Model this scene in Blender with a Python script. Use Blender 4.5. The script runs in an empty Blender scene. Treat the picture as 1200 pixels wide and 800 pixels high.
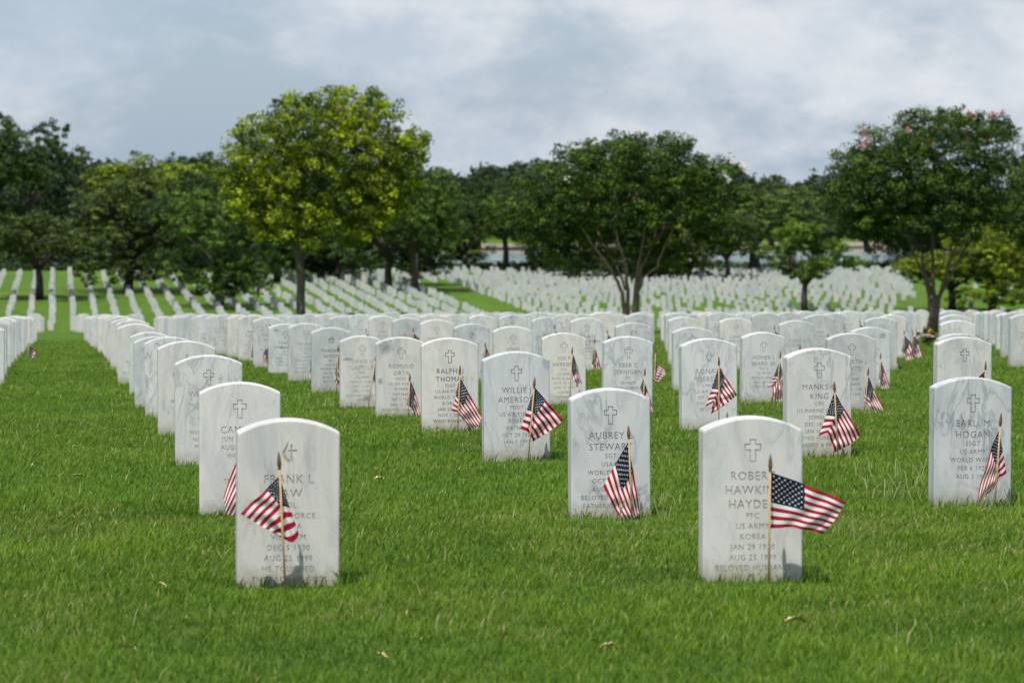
import bpy, bmesh, math, random, time
import numpy as np
from mathutils import Vector, Matrix, noise
from mathutils.geometry import delaunay_2d_cdt
T0 = time.time()
R = math.radians
rng = np.random.default_rng(7)
random.seed(7)
S = bpy.context.scene
COL = S.collection
EYE = 1.3
# ------------------------------------------------------------------ camera
F = 4220.0                       # focal length in pixels of a 1200 px wide frame
YAW = math.atan(532 / F)
PITCH = math.atan(200 / F)
cam_d = bpy.data.cameras.new('camera'); cam = bpy.data.objects.new('camera', cam_d); COL.objects.link(cam)
cam_d.sensor_width = 36; cam_d.lens = F / 1200 * 36
cam_d.clip_start = 0.1; cam_d.clip_end = 20000
cam.location = (0, 0, EYE)
cam.rotation_euler = (math.pi / 2 - PITCH, 0, -YAW)
cam_d.dof.use_dof = True; cam_d.dof.focus_distance = 17.5; cam_d.dof.aperture_fstop = 8.0
S.camera = cam
S.render.resolution_x = 1024; S.render.resolution_y = 682
FW = Vector((math.sin(YAW) * math.cos(PITCH), math.cos(YAW) * math.cos(PITCH), -math.sin(PITCH)))
RT = Vector((math.cos(YAW), -math.sin(YAW), 0))
UP = RT.cross(FW)
def project(p):
    d = Vector(p) - Vector((0, 0, EYE)); z = d.dot(FW)
    return 600 + F * d.dot(RT) / z, 400 - F * d.dot(UP) / z, z
def unproject(px, py, z):
    return Vector((0, 0, EYE)) + z * (FW + RT * ((px - 600) / F) - UP * ((py - 400) / F))
# ------------------------------------------------------------------ terrain
PY = [-60, 0, 8, 11.56, 14.61, 17.66, 20.71, 23.76, 26.81, 29.86, 32.9, 35.96, 39, 42, 48, 54, 63.4, 69.5, 79, 102, 133, 150, 180, 215, 245, 262, 281, 307, 346, 376, 420, 470, 700, 6000]
PH = [1.0, 1.25, 1.31, 1.345, 1.40, 1.435, 1.515, 1.64, 1.765, 1.845, 1.94, 2.03, 2.13, 2.23, 2.45, 2.68, 3.08, 3.32, 3.72, 4.55, 5.9, 7.2, 9.3, 10.45, 10.7, 10.45, 10.2, 9.9, 9.62, 10.1, 9.95, 9.75, 10.5, 110]
def gz(X, Y):
    X = np.asarray(X, float); Y = np.asarray(Y, float)
    h = np.interp(Y, PY, PH)
    b = 0.008 * np.sin(X * 1.3 + Y * 0.55) + 0.012 * np.exp(-((X - 2.3) ** 2 + (Y - 14.6) ** 2) / 0.9) * -2.2
    return EYE - h + b * (Y < 60)
def gzf(x, y): return float(gz(x, y))
# ------------------------------------------------------------------ helpers
def mesh_np(name, verts, faces, mat=None, col=None, uv=None, smooth=False):
    verts = np.asarray(verts, dtype=np.float32); faces = np.asarray(faces, dtype=np.int32)
    me = bpy.data.meshes.new(name); k = faces.shape[1]
    me.vertices.add(len(verts)); me.vertices.foreach_set('co', verts.ravel())
    me.loops.add(faces.size); me.loops.foreach_set('vertex_index', faces.ravel())
    me.polygons.add(len(faces)); me.polygons.foreach_set('loop_start', np.arange(0, faces.size, k, dtype=np.int32))
    me.update(calc_edges=True)
    me.polygons.foreach_set('use_smooth', np.full(len(faces), smooth, dtype=bool))
    if col is not None:
        a = me.color_attributes.new('tone', 'FLOAT_COLOR', 'POINT')
        c = np.ones((len(verts), 4), dtype=np.float32); c[:, :col.shape[1]] = col
        a.data.foreach_set('color', c.ravel())
    if mat: me.materials.append(mat)
    return me
def link(name, me, parent=None, loc=None):
    o = bpy.data.objects.new(name, me); COL.objects.link(o)
    if parent: o.parent = parent
    if loc is not None: o.location = loc
    return o
def tag(o, label=None, cat=None, group=None, kind=None):
    if label: o['label'] = label
    if cat: o['category'] = cat
    if group: o['group'] = group
    if kind: o['kind'] = kind
    return o
def mesh_py(name, v, f, mat, smooth=False):
    me = bpy.data.meshes.new(name); me.from_pydata([tuple(p) for p in v], [], f); me.update()
    if mat: me.materials.append(mat)
    if smooth: me.polygons.foreach_set('use_smooth', [True] * len(me.polygons))
    return me
def tube(V, Fc, pts, rad, n=8):
    pts = [Vector(p) for p in pts]; base = len(V)
    for i, p in enumerate(pts):
        d = (pts[min(i + 1, len(pts) - 1)] - pts[max(i - 1, 0)]).normalized()
        a = d.cross(Vector((0, 1, 0.01))).normalized() if abs(d.y) < .9 else d.cross(Vector((1, 0, 0))).normalized()
        b = d.cross(a)
        for k in range(n):
            t = 2 * math.pi * k / n
            V.append(p + (a * math.cos(t) + b * math.sin(t)) * rad[i])
    for i in range(len(pts) - 1):
        for k in range(n):
            q = (k + 1) % n
            Fc.append((base + i * n + k, base + i * n + q, base + (i + 1) * n + q, base + (i + 1) * n + k))
    Fc.append(tuple(base + k for k in range(n))[::-1]); Fc.append(tuple(base + (len(pts) - 1) * n + k for k in range(n)))
def ordn(n):
    return f"{n}{'th' if 10 <= n % 100 <= 20 else {1: 'st', 2: 'nd', 3: 'rd'}.get(n % 10, 'th')}"
# ------------------------------------------------------------------ materials
class NT:
    def __init__(s, name):
        s.m = bpy.data.materials.new(name); s.m.use_nodes = True; s.t = s.m.node_tree; s.n = s.t.nodes
        s.b = s.n['Principled BSDF']; s.out = s.n['Material Output']
    def add(s, typ, **kw):
        x = s.n.new(typ)
        for k, v in kw.items():
            if k.startswith('i_'):
                key = k[2:]; key = int(key) if key.isdigit() else key.replace('_', ' ')
                x.inputs[key].default_value = v
            else: setattr(x, k, v)
        return x
    def l(s, a, b): s.t.links.new(a, b)
    def math(s, op, a, b=None, c=None):
        x = s.n.new('ShaderNodeMath'); x.operation = op
        for i, q in enumerate((a, b, c)):
            if q is None: continue
            if isinstance(q, (int, float)): x.inputs[i].default_value = q
            else: s.l(q, x.inputs[i])
        return x.outputs[0]
    def mix(s, fac, a, b, blend='MIX'):
        x = s.n.new('ShaderNodeMix'); x.data_type = 'RGBA'; x.blend_type = blend
        for i, q in ((0, fac), (6, a), (7, b)):
            if isinstance(q, (int, float)): x.inputs[i].default_value = q
            elif isinstance(q, tuple): x.inputs[i].default_value = (*q, 1) if len(q) == 3 else q
            else: s.l(q, x.inputs[i])
        return x.outputs[2]
    def ramp(s, fac, p0, p1, c0=0.0, c1=1.0):
        x = s.n.new('ShaderNodeMapRange'); x.interpolation_type = 'SMOOTHSTEP'
        s.l(fac, x.inputs[0]); x.inputs[1].default_value = p0; x.inputs[2].default_value = p1
        x.inputs[3].default_value = c0; x.inputs[4].default_value = c1
        return x.outputs[0]
    def noise(s, vec, scale, detail=3, rough=.5, dist=0):
        x = s.add('ShaderNodeTexNoise'); x.inputs['Scale'].default_value = scale; x.inputs['Detail'].default_value = detail
        x.inputs['Roughness'].default_value = rough; x.inputs['Distortion'].default_value = dist
        if vec is not None: s.l(vec, x.inputs['Vector'])
        return x.outputs[0]
def marble_mat(name='white_marble', attr_pos=False, stain=None):
    n = NT(name)
    tc = n.add('ShaderNodeTexCoord'); oi = n.add('ShaderNodeObjectInfo'); geo = n.add('ShaderNodeNewGeometry')
    add = n.add('ShaderNodeVectorMath', operation='ADD')
    if attr_pos:
        at = n.add('ShaderNodeAttribute', attribute_name='tone')
        rnd = at.outputs['Fac']; n.l(geo.outputs['Position'], add.inputs[0])
    else:
        rnd = oi.outputs['Random']; n.l(tc.outputs['Object'], add.inputs[0])
    off = n.add('ShaderNodeCombineXYZ'); r2 = n.math('MULTIPLY', rnd, 71.3); n.l(r2, off.inputs[0]); n.l(n.math('MULTIPLY', rnd, 33.1), off.inputs[1]); n.l(r2, off.inputs[2])
    n.l(off.outputs[0], add.inputs[1])
    v = add.outputs[0]
    rot = n.add('ShaderNodeMapping'); rot.inputs['Rotation'].default_value = (0, R(38), 0); rot.inputs['Scale'].default_value = (1, 1, .38)
    n.l(v, rot.inputs['Vector'])
    vein = n.noise(rot.outputs[0], 9, 6, .6, .9)
    veinm = n.ramp(n.math('ABSOLUTE', n.math('SUBTRACT', vein, .5)), 0.0, .045, 1, 0)
    patch = n.ramp(n.noise(v, 3.2, 3, .5, .6), .42, .7)
    veinm = n.math('MULTIPLY', veinm, n.math('MULTIPLY_ADD', patch, .8, .2))
    cloud = n.ramp(n.noise(rot.outputs[0], 6.5, 6, .66, 1.4), .36, .72)
    blot = n.ramp(n.noise(rot.outputs[0], 14, 4, .6, .8), .66, .76)
    r3 = n.math('FRACT', n.math('MULTIPLY', rnd, 7.77)); r4 = n.math('FRACT', n.math('MULTIPLY', rnd, 23.3))
    k_ = .86 if attr_pos else .96
    base = n.mix(r3, (.665 * k_, .64 * k_, .60 * k_), (.60 * k_, .63 * k_, .66 * k_))
    base = n.mix(n.math('MULTIPLY', n.math('POWER', r4, 1.6), .62), base, (.40, .42, .43))
    c = n.mix(n.math('MULTIPLY', cloud, n.math('MULTIPLY_ADD', r4, .6, .42)), base, (.36, .385, .41))
    c = n.mix(n.math('MULTIPLY', veinm, n.math('MULTIPLY_ADD', r3, .6, .35)), c, (.20, .23, .26))
    c = n.mix(n.math('MULTIPLY', blot, n.math('MULTIPLY_ADD', r4, .55, .1)), c, (.14, .16, .18))
    fine = n.noise(v, 160, 3, .7)
    c = n.mix(n.ramp(fine, .3, .75, 0, .22), c, (.42, .40, .37))
    if not attr_pos:
        sx = n.add('ShaderNodeSeparateXYZ'); n.l(tc.outputs['Object'], sx.inputs[0])
        low = n.math('ADD', sx.outputs[2], n.math('MULTIPLY', n.noise(v, 22, 4, .7), -.12))
        c = n.mix(n.ramp(low, -.07, .03, .7, 0), c, (.27, .24, .17))
        streak = n.add('ShaderNodeMapping'); streak.inputs['Scale'].default_value = (24, 24, 2.2); n.l(v, streak.inputs['Vector'])
        st = n.ramp(n.noise(streak.outputs[0], 1, 3, .6), .55, .8)
        c = n.mix(n.math('MULTIPLY', st, n.math('MULTIPLY', n.ramp(sx.outputs[2], .25, .5), .28)), c, (.30, .29, .27))
    if stain:      # natural dark veining of this particular slab: x, z, radius, tilt
        for (qx, qz, qr, ql) in stain:
            m_ = n.add('ShaderNodeMapping'); m_.inputs['Location'].default_value = (-qx / qr, 0, -qz / (qr * ql)); m_.inputs['Scale'].default_value = (1 / qr, 0, 1 / (qr * ql)); n.l(tc.outputs['Object'], m_.inputs[0])
            ln = n.add('ShaderNodeVectorMath', operation='LENGTH'); n.l(m_.outputs[0], ln.inputs[0])
            nn = n.noise(tc.outputs['Object'], 38, 5, .7, .8)
            f_ = n.math('SUBTRACT', n.math('MULTIPLY_ADD', nn, 2.6, -.35), ln.outputs['Value'])
            c = n.mix(n.ramp(f_, -.5, .9, 0, .75), c, (.15, .175, .19))
    n.l(c, n.b.inputs['Base Color']); n.b.inputs['Roughness'].default_value = .62; n.b.inputs['Specular IOR Level'].default_value = .35
    bp = n.add('ShaderNodeBump', i_Strength=.25, i_Distance=.002); n.l(fine, bp.inputs['Height']); n.l(bp.outputs[0], n.b.inputs['Normal'])
    return n.m
def plain(name, c, rough=.7, var=.0, scale=20, spec=.3):
    n = NT(name); n.b.inputs['Roughness'].default_value = rough; n.b.inputs['Specular IOR Level'].default_value = spec
    tc = n.add('ShaderNodeTexCoord'); nz = n.noise(tc.outputs['Object'], scale, 4, .6)
    d = tuple(x * (1 - var) for x in c)
    n.l(n.mix(n.ramp(nz, .3, .7), c, d), n.b.inputs['Base Color'])
    return n.m
M_STONE = marble_mat()
STAINED = {(2, 5): marble_mat('stained_marble', stain=[(-.105, .465, .05, .9), (-.14, .24, .02, 1.2)]), (2, 6): marble_mat('dark_veined_marble', stain=[(.03, .07, .045, .55), (-.11, .36, .035, .35)]), (5, 7): marble_mat('corner_stained_marble', stain=[(.10, .46, .035, .7)]), (2, 9): marble_mat('blotched_marble', stain=[(-.09, .47, .03, .7), (-.05, .30, .06, .2)])}
M_FAR = marble_mat('white_marble_far', True)
M_LET = {'faint': plain('weathered_shaded_lettering', (.47, .42, .36), .9, .35, 60), 'grey': plain('grey_lettering', (.28, .27, .25), .9, .4, 60), 'black': plain('black_lettering', (.025, .03, .03), .6, .3, 60)}  # faint and grey floors darkened for recess shade and patina; black is paint
def leafmat(name, tint=(1, 1, 1), transl=.35, use_obj=False):
    n = NT(name)
    at = n.add('ShaderNodeAttribute', attribute_name='tone')
    c = n.mix(1.0, at.outputs['Color'], tint, 'MULTIPLY')
    if use_obj:
        oi = n.add('ShaderNodeObjectInfo'); c = n.mix(1.0, at.outputs['Color'], oi.outputs['Color'], 'MULTIPLY')
    n.l(c, n.b.inputs['Base Color']); n.b.inputs['Roughness'].default_value = .55; n.b.inputs['Specular IOR Level'].default_value = .25
    tr = n.add('ShaderNodeBsdfTranslucent'); n.l(n.mix(1.0, c, (1.3, 1.35, .6), 'MULTIPLY'), tr.inputs[0])
    ms = n.add('ShaderNodeMixShader'); ms.inputs[0].default_value = transl
    n.l(n.b.outputs[0], ms.inputs[1]); n.l(tr.outputs[0], ms.inputs[2]); n.l(ms.outputs[0], n.out.inputs[0])
    return n.m
M_LEAF = leafmat('tree_leaves', transl=.18, use_obj=True)
M_GRASS = leafmat('grass_blades', transl=.35)
M_PETAL = plain('white_petals', (.75, .72, .70), .7, .1); M_PINK = plain('pink_petals', (.72, .36, .42), .7, .25)
def bark(name, c):
    n = NT(name); tc = n.add('ShaderNodeTexCoord'); mp = n.add('ShaderNodeMapping'); mp.inputs['Scale'].default_value = (6, 6, 1.2); n.l(tc.outputs['Object'], mp.inputs[0])
    nz = n.noise(mp.outputs[0], 3, 5, .65); n.l(n.mix(n.ramp(nz, .3, .7), c, tuple(x * .45 for x in c)), n.b.inputs['Base Color'])
    n.b.inputs['Roughness'].default_value = .9; bp = n.add('ShaderNodeBump', i_Strength=.6, i_Distance=.03); n.l(nz, bp.inputs['Height']); n.l(bp.outputs[0], n.b.inputs['Normal'])
    return n.m
M_BARK = bark('dark_bark', (.075, .062, .05)); M_CREPE = bark('smooth_tan_bark', (.30, .215, .165)); M_DARKCREPE = bark('dark_brown_bark', (.15, .115, .09)); M_GREYBARK = bark('grey_bark', (.15, .13, .11))  # darker brown bark is for the pink crepe myrtle
M_POLE = plain('wooden_stick', (.52, .33, .16), .6, .3, 80); M_TIP = plain('gilded_wooden_spear', (.20, .10, .045), .4, .5, 200)
def flag_mat():
    n = NT('flag_cloth'); uv = n.add('ShaderNodeUVMap'); sx = n.add('ShaderNodeSeparateXYZ'); n.l(uv.outputs[0], sx.inputs[0])
    u, v = sx.outputs[0], sx.outputs[1]
    k = n.math('FLOOR', n.math('MULTIPLY', v, 12.9999)); red = n.math('COMPARE', n.math('MODULO', k, 2.0), 0.0, .5)
    c = n.mix(red, (.78, .78, .77), (.40, .010, .036))
    inc = n.math('MULTIPLY', n.math('LESS_THAN', u, .4), n.math('GREATER_THAN', v, 6 / 13))
    cu = n.math('MULTIPLY', n.math('DIVIDE', u, .4), 12.0); cv = n.math('MULTIPLY', n.math('DIVIDE', n.math('SUBTRACT', v, 6 / 13), 7 / 13), 10.0)
    iu = n.math('ROUND', cu); iv = n.math('ROUND', cv)
    par = n.math('COMPARE', n.math('MODULO', n.math('ADD', iu, iv), 2.0), 0.0, .5)
    inr = n.math('MULTIPLY', n.math('MULTIPLY', n.math('GREATER_THAN', iu, .5), n.math('LESS_THAN', iu, 11.5)), n.math('MULTIPLY', n.math('GREATER_THAN', iv, .5), n.math('LESS_THAN', iv, 9.5)))
    du = n.math('MULTIPLY', n.math('SUBTRACT', cu, iu), .0100); dv = n.math('MULTIPLY', n.math('SUBTRACT', cv, iv), .01077)
    r = n.math('SQRT', n.math('ADD', n.math('MULTIPLY', du, du), n.math('MULTIPLY', dv, dv)))
    ang = n.math('ARCTAN2', du, dv)
    rad = n.math('MULTIPLY_ADD', n.math('COSINE', n.math('MULTIPLY', ang, 5.0)), .0012, .0031)
    star = n.math('MULTIPLY', n.math('MULTIPLY', par, inr), n.math('LESS_THAN', r, rad))
    cant = n.mix(star, (.007, .011, .030), (.64, .66, .68))
    c = n.mix(inc, c, cant)
    wv = n.add('ShaderNodeTexNoise'); wv.inputs['Scale'].default_value = 400; n.l(uv.outputs[0], wv.inputs['Vector'])
    n.l(c, n.b.inputs['Base Color']); n.b.inputs['Roughness'].default_value = .75; n.b.inputs['Specular IOR Level'].default_value = .2
    tr = n.add('ShaderNodeBsdfTranslucent'); n.l(c, tr.inputs[0]); ms = n.add('ShaderNodeMixShader'); ms.inputs[0].default_value = .28
    n.l(n.b.outputs[0], ms.inputs[1]); n.l(tr.outputs[0], ms.inputs[2]); n.l(ms.outputs[0], n.out.inputs[0])
    return n.m
M_FLAG = flag_mat()
def ground_mat():
    n = NT('lawn_ground'); geo = n.add('ShaderNodeNewGeometry'); p = geo.outputs['Position']
    a = n.noise(p, 1.1, 5, .65); b = n.noise(p, 14, 5, .7); big = n.noise(p, .12, 3, .5); fine = n.noise(p, 60, 3, .7)
    c = n.mix(n.ramp(a, .35, .68), (.058, .125, .012), (.115, .200, .021))
    c = n.mix(n.ramp(b, .35, .7, 0, .6), c, (.032, .080, .010))
    c = n.mix(n.ramp(big, .45, .7, 0, .45), c, (.120, .185, .028))
    c = n.mix(n.ramp(fine, .60, .75, 0, .4), c, (.17, .22, .05))
    n.l(c, n.b.inputs['Base Color']); n.b.inputs['Roughness'].default_value = .9; n.b.inputs['Specular IOR Level'].default_value = .1
    bp = n.add('ShaderNodeBump', i_Strength=.9, i_Distance=.06); n.l(b, bp.inputs['Height']); n.l(bp.outputs[0], n.b.inputs['Normal'])
    return n.m
M_GROUND = ground_mat()
# ------------------------------------------------------------------ world and sun
SUN_EL, SUN_FROM = 62, -27          # degrees; the sun stands behind the camera, to the left
az = R(180 - SUN_FROM)              # compass direction the light comes from, clockwise from +Y
sdir = Vector((math.sin(az) * math.cos(R(SUN_EL)), math.cos(az) * math.cos(R(SUN_EL)), math.sin(R(SUN_EL))))
sdir.x = -abs(sdir.x)
sl = bpy.data.lights.new('sun', 'SUN'); so = bpy.data.objects.new('sun', sl); COL.objects.link(so)
sl.energy = 5.0; sl.angle = R(.6); sl.color = (1, .955, .89)
so.rotation_euler = (-sdir).to_track_quat('-Z', 'Y').to_euler(); so.location = (0, -20, 40)
W = bpy.data.worlds.new('World'); S.world = W; W.use_nodes = True
wt = W.node_tree; wn = wt.nodes; wn.clear()
def wadd(t): return wn.new(t)
out = wadd('ShaderNodeOutputWorld'); bg = wadd('ShaderNodeBackground'); sky = wadd('ShaderNodeTexSky')
sky.sky_type = 'NISHITA'; sky.sun_disc = False; sky.sun_elevation = R(SUN_EL); sky.sun_rotation = math.atan2(sdir.x, sdir.y); sky.air_density = 1.0; sky.dust_density = 1.0
bg.inputs[1].default_value = .097
tc = wadd('ShaderNodeTexCoord'); mp = wadd('ShaderNodeMapping'); mp.inputs['Scale'].default_value = (1, 1, 1.8)
wt.links.new(tc.outputs['Generated'], mp.inputs[0])
def wnoise(sc, det, ro, dist, off=0):
    x = wadd('ShaderNodeTexNoise'); x.inputs['Scale'].default_value = sc; x.inputs['Detail'].default_value = det; x.inputs['Roughness'].default_value = ro; x.inputs['Distortion'].default_value = dist
    m2 = wadd('ShaderNodeMapping'); m2.inputs['Location'].default_value = (off, off * .7, off * .3); wt.links.new(mp.outputs[0], m2.inputs[0]); wt.links.new(m2.outputs[0], x.inputs['Vector'])
    return x.outputs[0]
def wramp(f, a, b, c=0., d=1.):
    x = wadd('ShaderNodeMapRange'); x.interpolation_type = 'SMOOTHSTEP'; wt.links.new(f, x.inputs[0])
    for i, q in enumerate((a, b, c, d)): x.inputs[i + 1].default_value = q
    return x.outputs[0]
def wmix(f, a, b):
    x = wadd('ShaderNodeMix'); x.data_type = 'RGBA'
    for i, q in ((0, f), (6, a), (7, b)):
        if isinstance(q, (int, float)): x.inputs[i].default_value = q
        elif isinstance(q, tuple): x.inputs[i].default_value = (*q, 1)
        else: wt.links.new(q, x.inputs[i])
    return x.outputs[2]
n1 = wnoise(12, 8, .60, .15, 3.1); n2 = wnoise(17, 8, .6, .3, 5.3); n3 = wnoise(5, 3, .5, .2, 1.7)
cloudc = wmix(wramp(n2, .35, .68), (5.4, 6.25, 7.3), (8.0, 8.25, 8.7))     # grey underside to pale top, before the 0.10 strength
blue = wmix(.72, sky.outputs[0], (4.3, 5.55, 7.1))
col = wmix(wramp(n1, .38, .60), blue, cloudc)
col = wmix(wramp(n3, .56, .72, 0, .55), col, (4.2, 5.4, 6.7))
wt.links.new(col, bg.inputs[0]); wt.links.new(bg.outputs[0], out.inputs[0])
S.view_settings.view_transform = 'Standard'; S.view_settings.look = 'None'; S.view_settings.exposure = 0; S.view_settings.gamma = 1
S.view_settings.use_curve_mapping = False
S.cycles.max_bounces = 6; S.cycles.transparent_max_bounces = 4; S.cycles.use_denoising = True
# ------------------------------------------------------------------ the ground
xs = np.concatenate([[-4000, -1500, -600, -250, -120, -60], np.arange(-30, 30.1, 1.0), np.arange(34, 130, 4), [180, 300, 700, 1500, 4000]])
ys = np.concatenate([[-300, -60, -20], np.arange(-5, 60, .5), np.arange(60, 150, 2), np.arange(150, 450, 6), [520, 620, 800, 1200, 2000, 4000, 6000]])
XX, YY = np.meshgrid(xs, ys); ZZ = gz(XX, YY)
V = np.stack([XX, YY, ZZ], -1).reshape(-1, 3); nx = len(xs)
I = (np.arange(len(ys) - 1)[:, None] * nx + np.arange(nx - 1)[None]).ravel()
g = link('ground', mesh_np('ground', V, np.stack([I, I + 1, I + nx + 1, I + nx], 1), M_GROUND, smooth=True)); tag(g, kind='structure')
# ------------------------------------------------------------------ headstones
SW, SH, ST, DEP = .33, .533, .10, .14
X_A, DX, Y1, DY = .7297, 1.5235, 11.559, 3.05
def sx_of(f):                                     # f >= 1: files right of the aisle, f <= 0: files left of it
    return X_A + DX * (f - 1) if f >= 1 else -.66 + DX * f
def sy_of(r): return Y1 + DY * (r - 1)
def outline(inset=0.0, na=14):
    w = SW / 2 - inset; side = SH - .042 - inset * .9; top = SH - inset
    rr = ((w ** 2) + (top - side) ** 2) / (2 * (top - side)); cz = top - rr; a0 = math.asin(w / rr)
    pts = [(-w, -DEP), (w, -DEP), (w, side - .006)]
    for i in range(na + 1):
        a = a0 * .985 * (1 - 2 * i / na); pts.append((rr * math.sin(a), cz + rr * math.cos(a)))
    pts.append((-w, side - .006))
    return pts
def body_geo(front=True):
    V = []; Fc = []
    rings = [(.006, -ST / 2), (.0018, -ST / 2 + .0018), (0, -ST / 2 + .006), (0, ST / 2 - .006), (.0018, ST / 2 - .0018), (.006, ST / 2)]
    n = len(outline())
    for ins, y in rings:
        V += [(p[0], y, p[1]) for p in outline(ins)]
    for k in range(len(rings) - 1):
        for i in range(n):
            j = (i + 1) % n; Fc.append((k * n + i, k * n + j, (k + 1) * n + j, (k + 1) * n + i))
    Fc.append(tuple(range(5 * n, 6 * n))[::-1])
    if front: Fc.append(tuple(range(n)))
    return V, Fc
def text_polys(lines):
    """flat 2D triangles of centred capitals; lines = (string, cap height, z of baseline)"""
    vs, fs = [], []
    for s, cap, z in lines:
        cu = bpy.data.curves.new('t', 'FONT'); cu.body = s; cu.size = cap / .70; cu.align_x = 'CENTER'; cu.resolution_u = 2; cu.space_character = 1.12; cu.fill_mode = 'FRONT'
        o = bpy.data.objects.new('t', cu); me = o.to_mesh()
        if len(me.vertices):
            co = np.array([v.co[:2] for v in me.vertices]); w = co[:, 0].max() - co[:, 0].min()
            k = min(.92, .285 / w); b = len(vs)
            vs += [(x * k, y + z) for x, y in co]
            fs += [[b + i for i in p.vertices] for p in me.polygons]
        o.to_mesh_clear(); bpy.data.objects.remove(o); bpy.data.curves.remove(cu)
    return vs, fs
def cross_pts(s, g):
    a, arm, h0, h1, hw = .0105 * s, .027 * s, -.040 * s, .035 * s, .0115 * s
    a -= g; arm -= g; hw -= g; h0 += g; h1 -= g; zc = .008 * s
    return [(-a, h0), (a, h0), (a, zc - hw + .002), (arm, zc - hw), (arm, zc + hw), (a, zc + hw), (a, h1), (-a, h1), (-a, zc + hw), (-arm, zc + hw), (-arm, zc - hw), (-a, zc - hw + .002)]
EMB_Z = SH - .105
def emblem_polys(kind):
    if kind == 'cross':
        o = cross_pts(1, 0); i = cross_pts(1, .0034); n = len(o)
        return [(x, z + EMB_Z) for x, z in o + i], [[k, (k + 1) % n, n + (k + 1) % n, n + k] for k in range(n)]
    if kind == 'flame':      # cross with a flame curling up its left side
        cr = [(.006, -.030), (.011, -.030), (.011, .004), (.026, .004), (.026, .009), (.011, .009), (.011, .026), (.006, .026), (.006, .009), (-.002, .009), (-.002, .004), (.006, .004)]
        fl = [(.003, -.036), (-.008, -.030), (-.018, -.014), (-.020, .002), (-.012, .016), (-.002, .036), (-.004, .018), (-.009, .006), (-.009, -.008), (-.004, -.018), (.004, -.026)]
        return [(x, z + EMB_Z) for x, z in cr + fl], [list(range(len(cr))), list(range(len(cr), len(cr) + len(fl)))]
    if kind == 'wheel':      # ring with leaf points
        V, Fc = [], []
        for k in range(24):
            a = 2 * math.pi * k / 24; V += [(.024 * math.cos(a), .024 * math.sin(a) + EMB_Z), (.019 * math.cos(a), .019 * math.sin(a) + EMB_Z)]
        for k in range(24): j = (k + 1) % 24; Fc.append([2 * k, 2 * j, 2 * j + 1, 2 * k + 1])
        for k in range(5):
            a = math.pi / 2 + (k - 2) * .62; b = len(V); c, s2 = math.cos(a), math.sin(a)
            V += [(.006 * c, .006 * s2 + EMB_Z - .004), (.012 * c - .003 * s2, .012 * s2 + .003 * c + EMB_Z - .002), (.017 * c, .017 * s2 + EMB_Z), (.012 * c + .003 * s2, .012 * s2 - .003 * c + EMB_Z - .002)]
            Fc.append([b + 3, b + 2, b + 1, b][::-1])
        return V, Fc
    if kind == 'star':       # a diamond of small knots around a ring
        V, Fc = [], []
        for k in range(4):
            a = k * math.pi / 2; cx, cz = .026 * math.cos(a), .026 * math.sin(a) + EMB_Z; b = len(V)
            V += [(cx + .005, cz), (cx, cz + .005), (cx - .005, cz), (cx, cz - .005)]; Fc.append([b, b + 1, b + 2, b + 3])
        b = len(V); V += [(.019, EMB_Z), (0, EMB_Z + .019), (-.019, EMB_Z), (0, EMB_Z - .019), (.014, EMB_Z), (0, EMB_Z + .014), (-.014, EMB_Z), (0, EMB_Z - .014)]
        Fc += [[b + k, b + (k + 1) % 4, b + 4 + (k + 1) % 4, b + 4 + k] for k in range(4)]
        return V, Fc
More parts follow.
